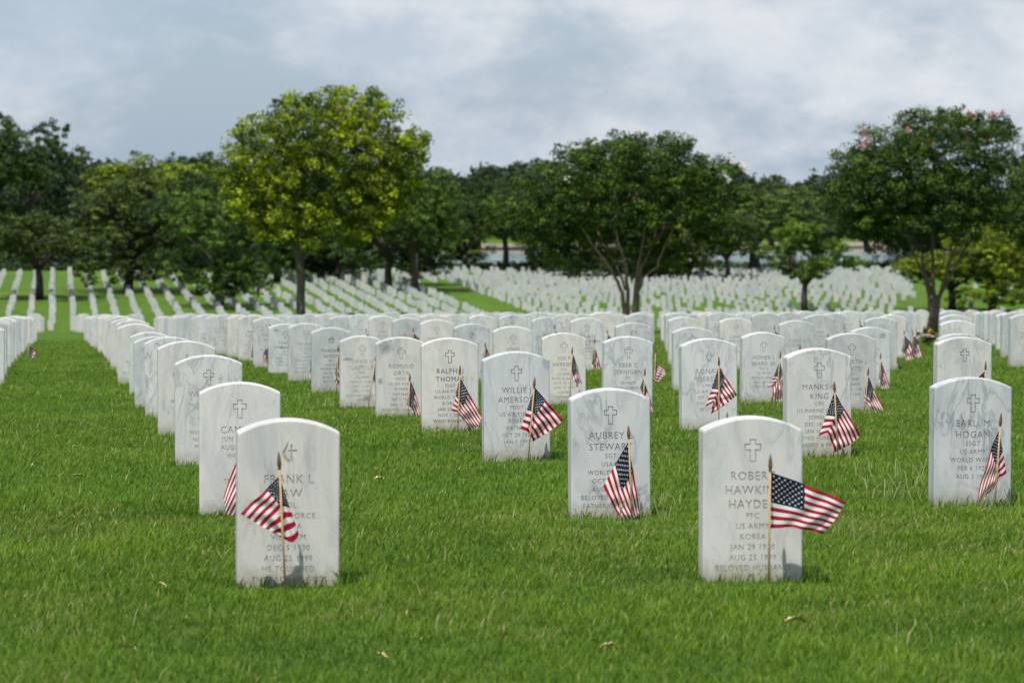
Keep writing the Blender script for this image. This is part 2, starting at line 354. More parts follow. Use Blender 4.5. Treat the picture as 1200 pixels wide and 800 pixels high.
def stone_variant(lines, emblem, ink, depth=.0028):
    """stone body with a front pierced by the letters, plus the letters' recessed floors and walls"""
    BV, BF = body_geo(False); n = len(outline()); y0 = -ST / 2
    outer = outline(.006); parts = []
    tv, tf = text_polys(lines) if lines else ([], [])
    ev, ef = emblem_polys(emblem) if emblem else ([], [])
    off_e = n + len(tv)
    co = [Vector(p) for p in outer] + [Vector(p) for p in tv] + [Vector(p) for p in ev]
    def bounds(fs, off):
        ec = {}
        for f in fs:
            for i in range(len(f)):
                e = tuple(sorted((f[i] + off, f[(i + 1) % len(f)] + off))); ec[e] = ec.get(e, 0) + 1
        return [e for e, k in ec.items() if k == 1]
    edges = [(i, (i + 1) % n) for i in range(n)] + bounds(tf, n) + bounds(ef, off_e)
    v2, _, f2, _, _, _ = delaunay_2d_cdt(co, edges, [], 1, 1e-6, False)
    b = len(BV); BV2 = BV + [(p.x, y0, p.y) for p in v2]
    groups = {'s': [], 't': [], 'e': []}
    f2 = [list(f) for f in f2]
    cen = np.array([[sum(v2[i].x for i in f) / len(f), sum(v2[i].y for i in f) / len(f)] for f in f2])
    def inside(vs, fs):
        hit = np.zeros(len(cen), bool); P = np.array(vs, float)
        for f in fs:
            q = P[f]; c = np.zeros(len(cen), bool); j = len(f) - 1
            for i in range(len(f)):
                yi, yj = q[i, 1], q[j, 1]
                if yi != yj:
                    m = ((yi > cen[:, 1]) != (yj > cen[:, 1])) & (cen[:, 0] < (q[j, 0] - q[i, 0]) * (cen[:, 1] - yi) / (yj - yi) + q[i, 0]); c ^= m
                j = i
            hit |= c
        return hit
    ht = inside(tv, tf) if tf else np.zeros(len(cen), bool); he = inside(ev, ef) if ef else np.zeros(len(cen), bool)
    for k, f in enumerate(f2): groups['e' if he[k] else 't' if ht[k] else 's'].append(f)
    BF2 = BF + [tuple(b + i for i in f) for f in groups['s']]
    body = mesh_py('headstone', BV2, BF2, M_STONE)
    bm = bmesh.new(); bm.from_mesh(body); bmesh.ops.remove_doubles(bm, verts=bm.verts, dist=1e-5); bmesh.ops.recalc_face_normals(bm, faces=bm.faces); bm.to_mesh(body); bm.free()
    res = {'body': body}
    for k, nm in (('t', 'inscription'), ('e', 'emblem')):
        if not groups[k]: continue
        ec = {}
        for f in groups[k]:
            for i in range(len(f)):
                e = (f[i], f[(i + 1) % len(f)]); ec[tuple(sorted(e))] = ec.get(tuple(sorted(e)), []) + [e]
        used = sorted({i for f in groups[k] for i in f}); mp_ = {i: j for j, i in enumerate(used)}; m = len(used)
        VV = [(v2[i].x, y0 + depth, v2[i].y) for i in used] + [(v2[i].x, y0, v2[i].y) for i in used]
        FF = [tuple(mp_[i] for i in f) for f in groups[k]]
        nfl = len(FF)
        for es in ec.values():
            if len(es) == 1:
                a, c = es[0]; FF.append((mp_[c], mp_[a], mp_[a] + m, mp_[c] + m))
        me = mesh_py(nm, VV, FF, M_LET[ink]); me.materials.append(M_STONE)
        for p in me.polygons:
            if p.index >= nfl: p.material_index = 1
        res[nm] = me
    return res
def insc(names, rest, ncap=.0285, rcap=.0190, top=.176):
    L = []; z = SH - top
    for s in names: L.append((s, ncap, z - ncap)); z -= .0465
    z += .004
    for s in rest: L.append((s, rcap, z - rcap)); z -= .0343
    return [q for q in L if q[0].strip() and q[2] > -.012]
SPEC = {   # (file, row): names, lines, emblem, ink, look
 (1, 1): (['FRANK L', 'LAW'], ['COL', 'US AIR FORCE', 'KOREA', 'VIETNAM', 'DEC 5 1930', 'AUG 25 1999', 'HE TOUCHED', 'THE FACE OF GOD'], 'flame', 'faint'),
 (1, 2): (['CAMILLE'], ['JUN 20 1932', 'AUG 14 1998', 'WIFE OF', ' ', 'TSGT', 'THOMAS R'], 'cross', 'faint'),
 (1, 3): (['WILLIAM R', 'WARD'], ['SGT', 'US ARMY', ' ', 'WORLD WAR II', 'NOV 11 1921', 'MAR 3 1998'], 'cross', 'faint'),
 (1, 4): (['HAROLD', 'BOYD'], ['CPL', 'US ARMY', 'WORLD WAR II', 'SEP 4 1919', 'MAY 1 1998'], 'star', 'grey'),
 (1, 5): (['SAMUEL'], ['SSGT', 'US NAVY', 'KOREA', ' ', 'BELOVED'], 'star', 'black'),
 (2, 1): (['ROBERT', 'HAWKINS', 'HAYDEN'], ['PFC', 'US ARMY', 'KOREA', 'JAN 29 1930', 'AUG 25 1999', 'BELOVED HUSBAND'], 'cross', 'faint'),
 (2, 2): (['AUBREY L', 'STEWART'], ['SGT', 'USAAF', 'WORLD WAR II', 'OCT 15 1921', 'AUG 19 1999', 'BELOVED HUSBAND', 'FATHER GRANDPA'], 'cross', 'grey'),
 (2, 3): (['WILLIE J', 'AMERSON'], ['MSGT', 'US AIR FORCE', 'KOREA', 'VIETNAM', 'OCT 20 1928', 'JAN 5 1997'], 'cross', 'grey'),
 (2, 4): (['RALPH  J', 'THOMAS'], ['SSGT', 'US AIR FORCE', 'WORLD WAR II', 'KOREA', 'JAN 24 1925', 'NOV 1 2012', 'WIND BENEATH'], 'cross', 'black'),
 (2, 5): (['ROMULO', 'ORTA'], ['MSGT', 'US AIR FORCE', 'KOREA', 'VIETNAM', 'SEP 5 1926', 'DEC 12 1997', 'BELOVED HUSBAND', 'FATHER GRANDPA'], 'cross', 'grey'),
 (2, 6): (['DAVID G', 'CASTILLO'], ['PFC', 'US ARMY', 'WORLD WAR II', 'DEC 2 1919', 'DEC 7 1997', 'BELOVED HUSBAND', 'FATHER'], 'cross', 'faint'),
 (2, 7): (['THADEUS', 'NIXON'], ['BCS', 'US NAVY', 'WORLD WAR II', 'JAN 25 1922', 'MAR 12 1997', 'WE WILL BE'], 'wheel', 'black'),
 (2, 8): (['EVANS', 'COLE'], ['TEC 5', 'US ARMY', 'WORLD WAR II', 'AUG 2 1920', 'NOV 9 1997', 'BELOVED FATHER'], 'cross', 'faint'),
 (2, 11): (['ALBERT', 'CARLSON'], ['TEC 4', 'US ARMY', 'WORLD WAR II', 'SEP 9 1917', 'MAR 30 1998', 'DEVOTED FATHER'], 'cross', 'black'),
 (3, 2): (['EARL  M', 'HOGAN'], ['SSGT', 'US ARMY', 'WORLD WAR II', 'FEB 6 1920', 'AUG 5 1999'], 'cross', 'grey'),
 (3, 3): (['MANKS G', 'KING'], ['CPL', 'US MARINE CORPS', 'SOMALIA', 'DEC 18 1969', 'JAN 16 1999', 'LOVED HUSBAND', 'DADDY & PAPA'], 'cross', 'grey'),
 (3, 4): (['RONALD', 'FOERSTER'], ['CMSGT', 'US AIR FORCE', 'SEP 24 1942', 'DEC 30 1998', 'BELOVED'], 'flame', 'faint'),
 (3, 5): (['EBER C', 'JERNIGAN'], ['SFC', 'US ARMY', 'WORLD WAR II', 'KOREA'], 'cross', 'grey'),
 (3, 6): (['JOE P', 'HERRERA'], ['CPL', 'US ARMY', 'WORLD WAR II', 'OCT 17 1921', 'NOV 30 1997', 'LOVING', 'HUSBAND', 'DAD'], 'cross', 'grey'),
 (3, 7): (['JOHN', 'DAVIS'], ['SGT', 'US ARMY', 'KOREA'], 'cross', 'grey'),
 (4, 9): (['EARLIE O', 'WOODWARD'], ['PFC', 'US ARMY', 'WORLD WAR II', 'FEB 2 1922', 'DEC 9 1997'], 'cross', 'black'),
 (4, 4): ([' ', ' '], ['SGT', 'US ARMY'], 'cross', 'black'),
 (4, 5): (['KENNETH L', 'WHITE'], ['SFC', 'US ARMY', 'VIETNAM', 'MAY 4 1938', 'FEB 3 1999'], 'cross', 'grey'),
 (4, 6): (['HOMER L', 'BEARD SR'], ['TEC 5', 'US ARMY', 'WORLD WAR II', 'AUG 22 1919', 'NOV 28 1998'], 'cross', 'grey'),
 (3, 8): (['DENNIS', 'RAY'], ['SP4', 'US ARMY', 'VIETNAM'], 'flame', 'grey'),
 (3, 9): (['FRANKLIN'], ['PFC', 'US ARMY', 'WORLD WAR II'], 'cross', 'faint'),
 (5, 9): (['LENA', 'WOOD'], ['WIFE OF', 'SGT', 'US ARMY'], 'cross', 'grey'),
 (5, 8): (['TONY E', 'ROSS'], ['SGT', 'US ARMY', 'KOREA'], 'cross', 'faint'),
 (6, 11): (['RAMON', 'ORTIZ'], ['PFC', 'US ARMY', 'WORLD WAR II'], 'cross', 'faint'),
}
GEN = [stone_variant(insc(['JOHN', 'DAVIS'], ['PFC', 'US ARMY', 'WORLD WAR II', 'OCT 2 1920', 'DEC 4 1997', 'BELOVED HUSBAND']), 'cross', 'faint'),
       stone_variant(insc(['LENA', 'WOOD'], ['WIFE OF', 'SGT', 'US ARMY', 'MAR 8 1924', 'NOV 6 1997']), 'cross', 'grey'),
       stone_variant(insc(['RAMON', 'ORTIZ'], ['CPL', 'US AIR FORCE', 'KOREA', 'VIETNAM', 'JAN 9 1931', 'SEP 5 1998', 'LOVING FATHER']), 'cross', 'faint'),
       stone_variant(insc(['TONY E', 'ROSS'], ['SSGT', 'US NAVY', 'WORLD WAR II', 'APR 3 1922', 'DEC 1 1997']), 'cross', 'black')]
BACKV, BACKF = body_geo(True)
M_PLAIN = mesh_py('headstone', BACKV, BACKF, M_STONE)
LOOK = {(1, 1): 'front marble headstone with flame and cross emblem at the foot of the leftmost long file',
 (2, 1): 'front marble headstone whose flag streams out to the right, right of centre',
 (2, 2): 'veined grey marble headstone with a steeply hanging flag, behind and left of the streaming flag',
 (2, 3): 'bluish marble headstone with a flag reaching across its right edge',
 (2, 4): 'white headstone with crisp black lettering and black outlined cross',
 (2, 5): 'marble headstone with a dark mottled stain on its top left corner',
 (2, 6): 'bright bluish white headstone with dark veins at its foot and a leaning flag stick',
 (2, 7): 'headstone with heavy black lettering and a round dark emblem',
 (3, 2): 'large grey veined headstone with a drooping flag at its right, nearest at the right edge',
 (3, 3): 'grey headstone with a kite shaped hanging flag, behind the streaming flag',
 (3, 4): 'headstone with a flame emblem beside its cross and a flag hiding its right side',
 (1, 2): 'plain pale headstone with a cross, half behind the front left headstone',
 (4, 4): 'headstone with a bold black cross right behind the nearest stone at the right edge'}
stones = {}
HIDDEN = {(0, 7), (0, 32), (0, 33), (0, 34), (0, 37), (0, 40), (0, 41), (1, 34), (1, 37), (1, 38), (1, 39), (1, 41), (3, 21), (3, 22), (3, 23), (3, 33), (4, 18), (4, 20), (4, 21), (4, 22), (4, 23), (4, 34), (4, 35), (5, 20), (5, 21), (5, 23), (6, 19), (6, 20), (6, 22), (6, 35), (7, 22), (7, 23), (7, 32), (8, 22), (8, 23), (9, 14), (9, 18), (9, 20), (9, 22), (9, 23), (9, 31), (9, 35), (10, 16), (10, 19), (10, 20), (10, 21), (10, 22), (10, 23), (10, 33), (10, 35), (11, 18), (11, 22), (11, 23), (12, 18), (12, 20), (12, 23), (12, 35), (13, 22), (13, 34), (14, 22), (16, 34), (16, 35), (17, 35), (18, 34), (19, 34), (20, 34)}   # places of the lattice that stand wholly behind others in the photo
ROWS_A = list(range(1, 24)); ROWS_B = list(range(31, 36))
near = []
for f in range(-12, 40):
    X = sx_of(f)
    for r in ROWS_A + ROWS_B + (list(range(36, 42)) if f in (0, 1) else []):
        Y = sy_of(r)
        px, py, z = project((X, Y, gzf(X, Y) + .3))
        w = SW * F / z
        if -w * .7 < px < 1200 + w * .5: near.append((f, r, X, Y, px))
cnt = {}
for f, r, X, Y, px in near:
    if (f, r) in HIDDEN: continue
    rnd = random.Random(f * 1000 + r)
    cnt[f] = cnt.get(f, 0) + 1
    o = None
    x = X + rnd.gauss(0, .012); y = Y + ST / 2 + rnd.gauss(0, .02); s = 1 + rnd.gauss(0, .012)
    zz = gzf(X, Y) + rnd.gauss(0, .010)
    if (f, r) in SPEC:
        nm, rest, em, ink = SPEC[(f, r)]; var = stone_variant(insc(nm, rest), em, ink)
        x, y, s, zz = X, Y + ST / 2, 1, gzf(X, Y) + .006
    elif r <= 23: var = GEN[rnd.randrange(4)]
    else: var = {'body': M_PLAIN}
    if (f, r) in STAINED:
        var = dict(var); var['body'] = var['body'].copy(); var['body'].materials[0] = STAINED[(f, r)]
    o = link('headstone', var['body'], None, (x, y, zz))
    o.rotation_euler = (rnd.gauss(0, R(.5)), rnd.gauss(0, R(.35)), rnd.gauss(0, R(1.0)))
    if 'inscription' in var and r <= 18: link('inscription', var['inscription'], o)
    if 'emblem' in var: link('emblem', var['emblem'], o)
    side = f"{ordn(f)} file right" if f >= 1 else f"{ordn(1 - f)} file left"
    lab = f"white marble headstone, {ordn(cnt[f])} from the front in the {side} of the aisle"
    tag(o, LOOK.get((f, r), lab), 'headstone', 'white marble headstones in straight files')
    stones[(f, r)] = (o, cnt[f], side)
open('/tmp/cnt.txt','w').write(str(len(near)));print('near stones', len(near), time.time() - T0)
# far field
XF = 1.05
far = []
frn = random.Random(5)
for i in range(-24, 56):
    X = XF + DX * i
    for j in range(0, 36):
        Y = 243 + DY * j
        if 31.0 < X < 34.0 and Y < 314: continue
        if X < -1 and Y < 243 + (-X) * 4.2 : continue
        p = .985
        if X > 42 and Y < 275: p = .78
        if X > 62 + (Y - 262) * .26: p = .14
        if Y > 344 - abs(math.sin(i * .4)) * 6: continue
        if X > 34 and Y > 283 and X < 62 + (Y - 262) * .26 and frn.random() < .62:      # the right hand section is set more closely
            z2 = gzf(X + .76, Y + 1.5); q2 = project((X + .76, Y + 1.5, z2 + .3))
            if -60 < q2[0] < 1260: far.append((X + .76 + frn.gauss(0, .08), Y + 1.5 + frn.gauss(0, .1), z2 + frn.gauss(0, .03), q2[0], q2[2] + 200, i, j))
        if frn.random() > p: continue
        z = gzf(X, Y); px, py, zc = project((X, Y, z + .3))
        if -60 < px < 1260: far.append((X + frn.gauss(0, .05 if X < 12 else .08), Y + frn.gauss(0, .10), z + frn.gauss(0, .035), px, zc, i, j))
far.sort(key=lambda q: q[4])
N_IND = 44
fcount = {}
ind = []
rest = []
for q in far:
    if len(ind) < N_IND and 0 < q[3] < 1060 and project((q[0], q[1], q[2]))[1] < 369: ind.append(q)
    else: rest.append(q)
for q in ind:
    o = link('headstone', M_PLAIN, None, (q[0], q[1], q[2])); fcount[q[5]] = fcount.get(q[5], 0) + 1
    i = q[5]; side = f"{ordn(i + 1)} file right" if i >= 0 else f"{ordn(-i)} file left"
    tag(o, f"far slope headstone, {ordn(fcount[i])} from the bottom in the {side} of the aisle", 'headstone', 'white marble headstones in straight files')
pv = np.array([(p[0] * (1 - 0), y, p[1]) for y in (-ST / 2, ST / 2) for p in outline(0, 4)]); n = len(outline(0, 4))
pv[:, 2] = np.maximum(pv[:, 2], -.1)
tri = [(k, (k + 1) % n, n + (k + 1) % n, n + k) for k in range(n)]
FV, FF, FC = [], [], []
for q in rest:
    b = len(FV); FV += [tuple(v + np.array((q[0], q[1], q[2]))) for v in pv * frn.uniform(1.04, 1.16)]; t = frn.random(); FC += [t] * (2 * n)
    FF += [tuple(b + k for k in t4) for t4 in tri] + [tuple(b + k for k in range(n)), tuple(b + n + k for k in range(n))[::-1]]
me = mesh_py('headstones', FV, FF, M_FAR)
a = me.color_attributes.new('tone', 'FLOAT_COLOR', 'POINT'); a.data.foreach_set('color', np.repeat(np.array(FC, dtype=np.float32), 4))
o = link('headstones_on_far_slope', me); tag(o, 'hundreds of small white headstones in files covering the far slope', 'headstones', 'white marble headstones in straight files', 'stuff')
print('far stones', len(far), time.time() - T0)
# ------------------------------------------------------------------ flags
def smooth3(P, t):
    """catmull-like through 3 control rows at params 0, m, 1"""
    m = P[3] if len(P) > 3 else .5
    A, B, C = P[:3]
    # quadratic through A, B(m), C blended with the polyline for a crisp but soft bend
    lin = A + (B - A) * (t / m) if t < m else B + (C - B) * ((t - m) / (1 - m))
    q = (A * (t - m) * (t - 1) / m) + B * (t * (t - 1)) / (m * (m - 1)) + C * (t * (t - m)) / (1 - m)
    return lin * .78 + q * .22
def flag(px_tip, px_base, net, at, r, f, lab=None, seed=0, um=.33, front=.16, cat='flag', fold=1.0):
    """px_tip, px_base: ends of the stick in the photo; net: rows v=1, .5, 0 of three points u=0, um, 1 in photo pixels"""
    X, Y = sx_of(f), sy_of(r); Pf = Vector((X, Y - front, gzf(X, Y))); z = (Pf - Vector((0, 0, EYE))).dot(FW)
    tip = unproject(*px_tip, z); bx = unproject(px_base[0], px_base[1], z)
    by = tip.y; gx = bx.x; g0 = gzf(gx, Y - front)
    base = Vector((bx.x, Y - front, g0)); tip = Vector((tip.x, Y - front + .004, tip.z))
    rn = random.Random(seed + f * 77 + r * 5)
    root = bpy.data.objects.new('small_flag', None); COL.objects.link(root); root.location = base; root.empty_display_size = .05
    _, cn, side = stones[(f, r)]
    tag(root, lab or f"small American flag before the {ordn(cn)} headstone in the {side} of the aisle", cat, 'small flags planted before the headstones')
    T = tip - base; d = T.normalized(); L = T.length
    V, Fc = [], []; tube(V, Fc, [Vector((0, 0, 0)) - d * .05, d * (L - .055)], [.0036, .0036], 8)
    link('stick', mesh_py('stick', V, Fc, M_POLE, True), root)
    V, Fc = [], []; prof = [(-.058, .0036), (-.054, .0062), (-.050, .0042), (-.046, .0065), (-.040, .0072), (-.022, .0056), (-.006, .0022), (0, .0006)]
    tube(V, Fc, [d * (L + q[0]) for q in prof], [q[1] for q in prof], 10)
    link('spear_tip', mesh_py('spear_tip', V, Fc, M_TIP, True), root)
    if net is None: return root
    mpp = z / F
    def loc(p, dy):
        q = unproject(p[0], p[1], z); return np.array((q.x - base.x, dy, q.z - base.z))
    rows = []
    dep = [[.007, .014, .030], [.018, .010, .022], [.030, .012, .034]]
    for ri, row in enumerate(net): rows.append([loc(p, dep[ri][ci] + (rn.gauss(0, .004) if ci != 1 else 0)) for ci, p in enumerate(row)])
    NU, NV = 46, 30; V = []; UV = []
    ph = rn.random() * 6; amp = .006 + rn.random() * .004
    for a in range(NV + 1):
        v = 1 - a / NV
        for b in range(NU + 1):
            u = b / NU
            rr = [smooth3((q[0], q[1], q[2], um), u) for q in rows]
            P = smooth3((rr[0], rr[1], rr[2], .5), 1 - v)
            e = min(1, u * 3)
            P = P + np.array((0, amp * e * (math.sin(u * 9 + v * 3 + ph) + .6 * math.sin(u * 17 - v * 7 + ph * 2)) + .006, .0012 * e * math.sin(u * 13 + ph)))
            V.append(P); UV.append((u, 1 - (1 - v) * fold))
    I = (np.arange(NV)[:, None] * (NU + 1) + np.arange(NU)[None]).ravel(); faces = np.stack([I, I + 1, I + NU + 2, I + NU + 1], 1)
    me = mesh_np('cloth', V, faces, M_FLAG, smooth=True)
    uvl = me.uv_layers.new(name='UVMap'); uvs = np.array(UV, dtype=np.float32)[faces.ravel()]; uvl.data.foreach_set('uv', uvs.ravel())
    link('cloth', me, root)
    return root
def conv(ox, oy, s, rows): return [[(ox + x / s, oy + y / s) for x, y in row] for row in rows]
flag((326, 528), (334.6, 695), conv(270, 510, 4.208, [[(240, 198), (190, 250), (50, 385)], [(290, 345), (252, 335), (150, 445)], [(342, 492), (312, 530), (250, 502)]]), 0, 1, 1, 'small flag spread left across the stick, before the front left headstone')
flag((293, 514), (294, 612), [[(292, 518), (286, 515), (262, 584)], [(297, 530), (290, 548), (266, 600)], [(301, 560), (296, 576), (276, 618)]], 0, 2, 1, 'small flag mostly hidden behind the front left headstone')
flag((735.9, 497.4), (741, 615), conv(665, 440, 4.445, [[(318, 345), (347, 500), (388, 716)], [(256, 455), (290, 600), (350, 750)], [(190, 578), (228, 655), (300, 780)]]), 0, 2, 2, 'small flag hanging steeply to a point before the veined grey headstone', um=.4)
flag((902, 531), (901, 698), conv(820, 480, 3.639, [[(303, 265), (452, 320), (642, 400)], [(303, 385), (450, 425), (600, 468)], [(302, 508), (410, 505), (545, 536)]]), 0, 1, 2, 'small flag streaming out to the right before the front right headstone', um=.4)
flag((626.6, 441), (619, 548), conv(510, 420, 6.156, [[(720, 208), (770, 266), (938, 450)], [(668, 360), (706, 372), (828, 530)], [(620, 508), (668, 528), (712, 603)]]), 0, 3, 2, 'small flag reaching right over the edge of the bluish headstone', um=.25)
flag((539, 427), (536.5, 513), conv(510, 420, 6.156, [[(178, 132), (212, 192), (345, 420)], [(152, 260), (176, 300), (315, 490)], [(124, 380), (160, 388), (262, 516)]]), 0, 4, 2, 'small flag before the headstone with crisp black lettering', um=.22)
flag((480.5, 436.7), (478, 492.5), conv(350, 380, 6.67, [[(870, 438), (910, 515), (958, 690)], [(860, 560), (905, 620), (955, 742)], [(848, 660), (885, 672), (905, 745)]]), 0, 5, 2, um=.4, fold=.62)
flag((440.7, 414), (431.7, 482), [[(440, 420), (444, 430), (453, 448)], [(438, 434), (441, 440), (448, 456)], [(437, 448), (439, 452), (444, 460)]], 0, 6, 2, um=.4, fold=.62)
flag((396.5, 404), (394.5, 464), [[(396.5, 413), (398, 424), (404, 440)], [(395, 426), (396, 434), (400, 446)], [(392.5, 442), (393, 447), (397, 452)]], 0, 7, 2, um=.4, fold=.62)
flag((365.4, 405.5), (365, 453), [[(365.5, 411), (366.5, 422), (369, 440)], [(364.5, 420), (365, 432), (367.5, 449)], [(363, 430), (363.5, 440), (365.5, 453)]], 0, 8, 2, um=.4, fold=.62)
flag((842, 417), (842.5, 509), conv(790, 400, 7.275, [[(380, 208), (424, 276), (552, 465)], [(325, 390), (385, 400), (470, 520)], [(272, 562), (330, 520), (320, 625)]]), 0, 4, 3, 'small flag hanging in a fold before the headstone with flame emblem', um=.28)
flag((915, 411), (909, 481), conv(790, 400, 7.275, [[(905, 163), (924, 248), (968, 470)], [(855, 290), (900, 300), (920, 505)], [(803, 395), (845, 372), (832, 552)]]), 0, 6, 4, um=.28)
flag((977, 445.8), (982.7, 546.7), conv(920, 430, 6.664, [[(388, 190), (440, 276), (615, 545)], [(330, 365), (398, 375), (510, 615)], [(267, 542), (330, 512), (402, 672)]]), 0, 3, 3, 'small kite shaped flag hanging before the grey headstone near the right', um=.25)
flag((1018, 430), (1013, 489), conv(920, 430, 6.664, [[(650, 68), (692, 150), (818, 400)], [(635, 180), (680, 230), (770, 400)], [(625, 275), (660, 300), (715, 390)]]), 0, 5, 4, um=.35, fold=.8)
flag((1031.8, 412.5), (1032, 466), [[(1032, 421), (1036.5, 432), (1048, 463)], [(1031.5, 434), (1035, 443), (1043, 464)], [(1031, 446), (1033, 453), (1038, 463)]], 0, 7, 5, um=.38, fold=.62)
flag((670.5, 405.7), (667.5, 482), conv(600, 360, 6.667, [[(476, 365), (505, 440), (552, 600)], [(470, 430), (500, 510), (530, 615)], [(463, 510), (482, 560), (512, 628)]]), 0, 6, 3, um=.4, fold=.62)
flag((756, 430), (753, 492), conv(600, 360, 6.667, [[(1030, 558), (1062, 650), (1115, 800)], [(1015, 600), (1050, 690), (1100, 850)], [(1003, 640), (1040, 740), (1080, 860)]]), 0, 5, 3, um=.4, fold=.62)
def sf(tip, base, r, drop=1.0, side=1, spread=.35, cat=None, seed=0):
    """a limp flag on a farther grave: the file is whichever headstone of that row the stick stands nearest"""
    fs = [(abs(project((sx_of(f), sy_of(q), gzf(sx_of(f), sy_of(q))))[0] - tip[0]), f) for (f, q) in stones if q == r and (f, q) not in used_f]
    if not fs: return
    f = min(fs)[1]; used_f.add((f, r))
    sc = SW * F / (sy_of(r) * .992) / .33        # px per metre
    x, y = tip[0], tip[1] + .062 * sc; s = side
    net = [[(x, y), (x + s * .07 * sc, y + .07 * sc * drop), (x + s * spread * .30 * sc, y + .24 * sc * drop)],
           [(x - s * .01 * sc, y + .10 * sc), (x + s * .04 * sc, y + .16 * sc * drop), (x + s * spread * .22 * sc, y + .29 * sc * drop)],
           [(x - s * .02 * sc, y + .19 * sc), (x + s * .02 * sc, y + .22 * sc * drop), (x + s * spread * .10 * sc, y + .31 * sc * drop)]]
    flag(tip, base, net, 0, r, f, um=.4, seed=seed, fold=.58)
used_f = {(1, 1), (1, 2), (2, 2), (2, 1), (2, 3), (2, 4), (2, 5), (2, 6), (2, 7), (2, 8), (3, 4), (4, 6), (3, 3), (4, 5), (5, 7), (3, 6), (3, 5)}
flag((697, 396), (697, 441), conv(600, 360, 6.667, [[(647, 308), (668, 370), (704, 485)], [(635, 385), (655, 430), (665, 515)], [(624, 460), (635, 480), (614, 540)]]), 0, 9, 4, um=.38, fold=.62); used_f.add((4, 9))
flag((767, 405), (766, 465), [[(766.5, 418), (770, 426), (778, 432)], [(766, 432), (769, 436), (780, 440)], [(766, 446), (768, 449), (773, 447)]], 0, 7, 4, um=.4); used_f.add((4, 7))
flag((569, 400), (566, 442), conv(440, 360, 6.667, [[(860, 300), (885, 350), (908, 412)], [(845, 380), (855, 405), (870, 470)], [(835, 440), (830, 470), (818, 520)]]), 0, 8, 3, um=.38, seed=3); used_f.add((3, 8))
flag((1173, 483), (1165.8, 600.5), conv(1085, 420, 4.21, [[(362, 358), (325, 440), (255, 725)], [(385, 450), (350, 520), (295, 700)], [(412, 568), (372, 590), (340, 650)]]), 0, 2, 3, 'small drooping flag before the nearest headstone at the right edge', um=.38); used_f.add((3, 2))
for k, a_ in enumerate([((317, 398), (314, 436), 10, 1, -1, .25), ((296.5, 394), (297, 428), 11, 1, 1, .1), ((521, 395), (520, 440), 9, 1, 1, .2), ((484, 383), (484, 428), 10, 1, 1, .35),
  ((711, 385), (711, 425), 11, 1, 1, .2), ((906, 380), (906, 420), 10, 1, 1, .25), ((843.5, 394.5), (843, 440), 8, 1, 1, .2), ((946, 405), (946, 455), 7, 1, 1, .2),
  ((968, 389), (968, 436), 9, 1, 1, .15), ((1008, 373.5), (1007, 410), 12, .9, 1, .5), ((987, 380), (987, 418), 11, 1, 1, .4), ((1057.5, 385.5), (1057, 428), 10, 1, 1, .4), ((1066, 386), (1066, 420), 11, 1, 1, .4),
  ((1074, 383), (1073, 412), 13, .25, 1, 1.1), ((1047, 418), (1047, 448), 9, 1, 1, .2), ((1155, 422), (1153, 508), 4, 1, -1, .1), ((34, 400), (33, 422), 12, .5, 1, .3),
  ((384.5, 382), (384, 430), 10, 1, 1, .2), ((429, 384), (429, 430), 11, 1, 1, .2), ((613, 374), (613, 408), 12, 1, 1, .2), ((745, 386), (745, 430), 10, 1, 1, .2), ((141, 428), (140, 446), 9, .5, 1, .3), ((650, 380), (650, 420), 10, 1, 1, .2)]):
    sf(*a_, seed=k)
# fallen leaves on the lawn
def ground_at(px, py):
    z = 9.0
    while z < 120:
        p = unproject(px, py, z)
        if p.z < gzf(p.x, p.y) + .012: return p
        z += .05
    return p
M_DRY = plain('dry_leaf', (.55, .40, .22), .8, .3, 60)
LEAVES = [(933, 738, 'curled tan leaf on the grass in front of the headstone with the streaming flag', 1.3), (484, 726, 'small dry leaf on the grass midway between the two front headstones', .8), (93, 565, 'pale dry leaf lying in the grass aisle left of the front headstones', 1.2), (42, 550, 'tan leaf nearest the left edge of the grass aisle', .8),
 (88, 528, 'dry leaf farther up the grass aisle at left', .6), (445, 567, 'dry leaf on the grass right of the front left headstone', 1.0), (548, 567, 'small tan leaf before the bluish headstone', .8), (148, 772, 'long straw coloured leaf in the bottom left foreground', 1.0), (715, 767, 'straw coloured leaf at the bottom, below the veined grey headstone', .9),
 (446, 778, 'dry leaf at the bottom edge, left of centre', .8), (1086, 530, 'tan leaf beside the nearest headstone at the right', .8), (189, 694, 'brown leaf on the grass left of the front left headstone', .6)]
for k, (px, py, lab, sc) in enumerate(LEAVES):
    p = ground_at(px, py); rn = random.Random(k); V = []; Fc = []; m = 7
    for i in range(m + 1):
        t = i / m; w = .011 * math.sin(math.pi * min(1, t * .92 + .06)) ** .8 * sc * (1 + .3 * (-1) ** i); x = (t - .5) * .062 * sc; zc = .009 * math.sin(t * 2.6 + rn.random()) * sc
        V += [(x, -w, zc + w * .8), (x, 0, zc), (x, w, zc + w * .6)]
    Fc = [(3 * i + j, 3 * i + j + 1, 3 * i + j + 4, 3 * i + j + 3) for i in range(m) for j in (0, 1)]
    o = link('fallen_leaf', mesh_py('fallen_leaf', V, Fc, M_DRY, True), None, (p.x, p.y, gzf(p.x, p.y) + .030)); o.rotation_euler = (rn.uniform(-.3, .3), rn.uniform(-.3, .3), rn.uniform(-.6, .6))
    tag(o, lab, 'leaf', 'dry leaves fallen on the lawn')
# flower bunch at the end of a file near the pink crepe myrtle
p = ground_at(1088, 405); root = bpy.data.objects.new('flower_bunch', None); COL.objects.link(root); root.location = p; tag(root, 'small dark green bunch with yellow and white flowers in the grass lane at right', 'flowers')
FLOWER_AT = p
print('flags', time.time() - T0)
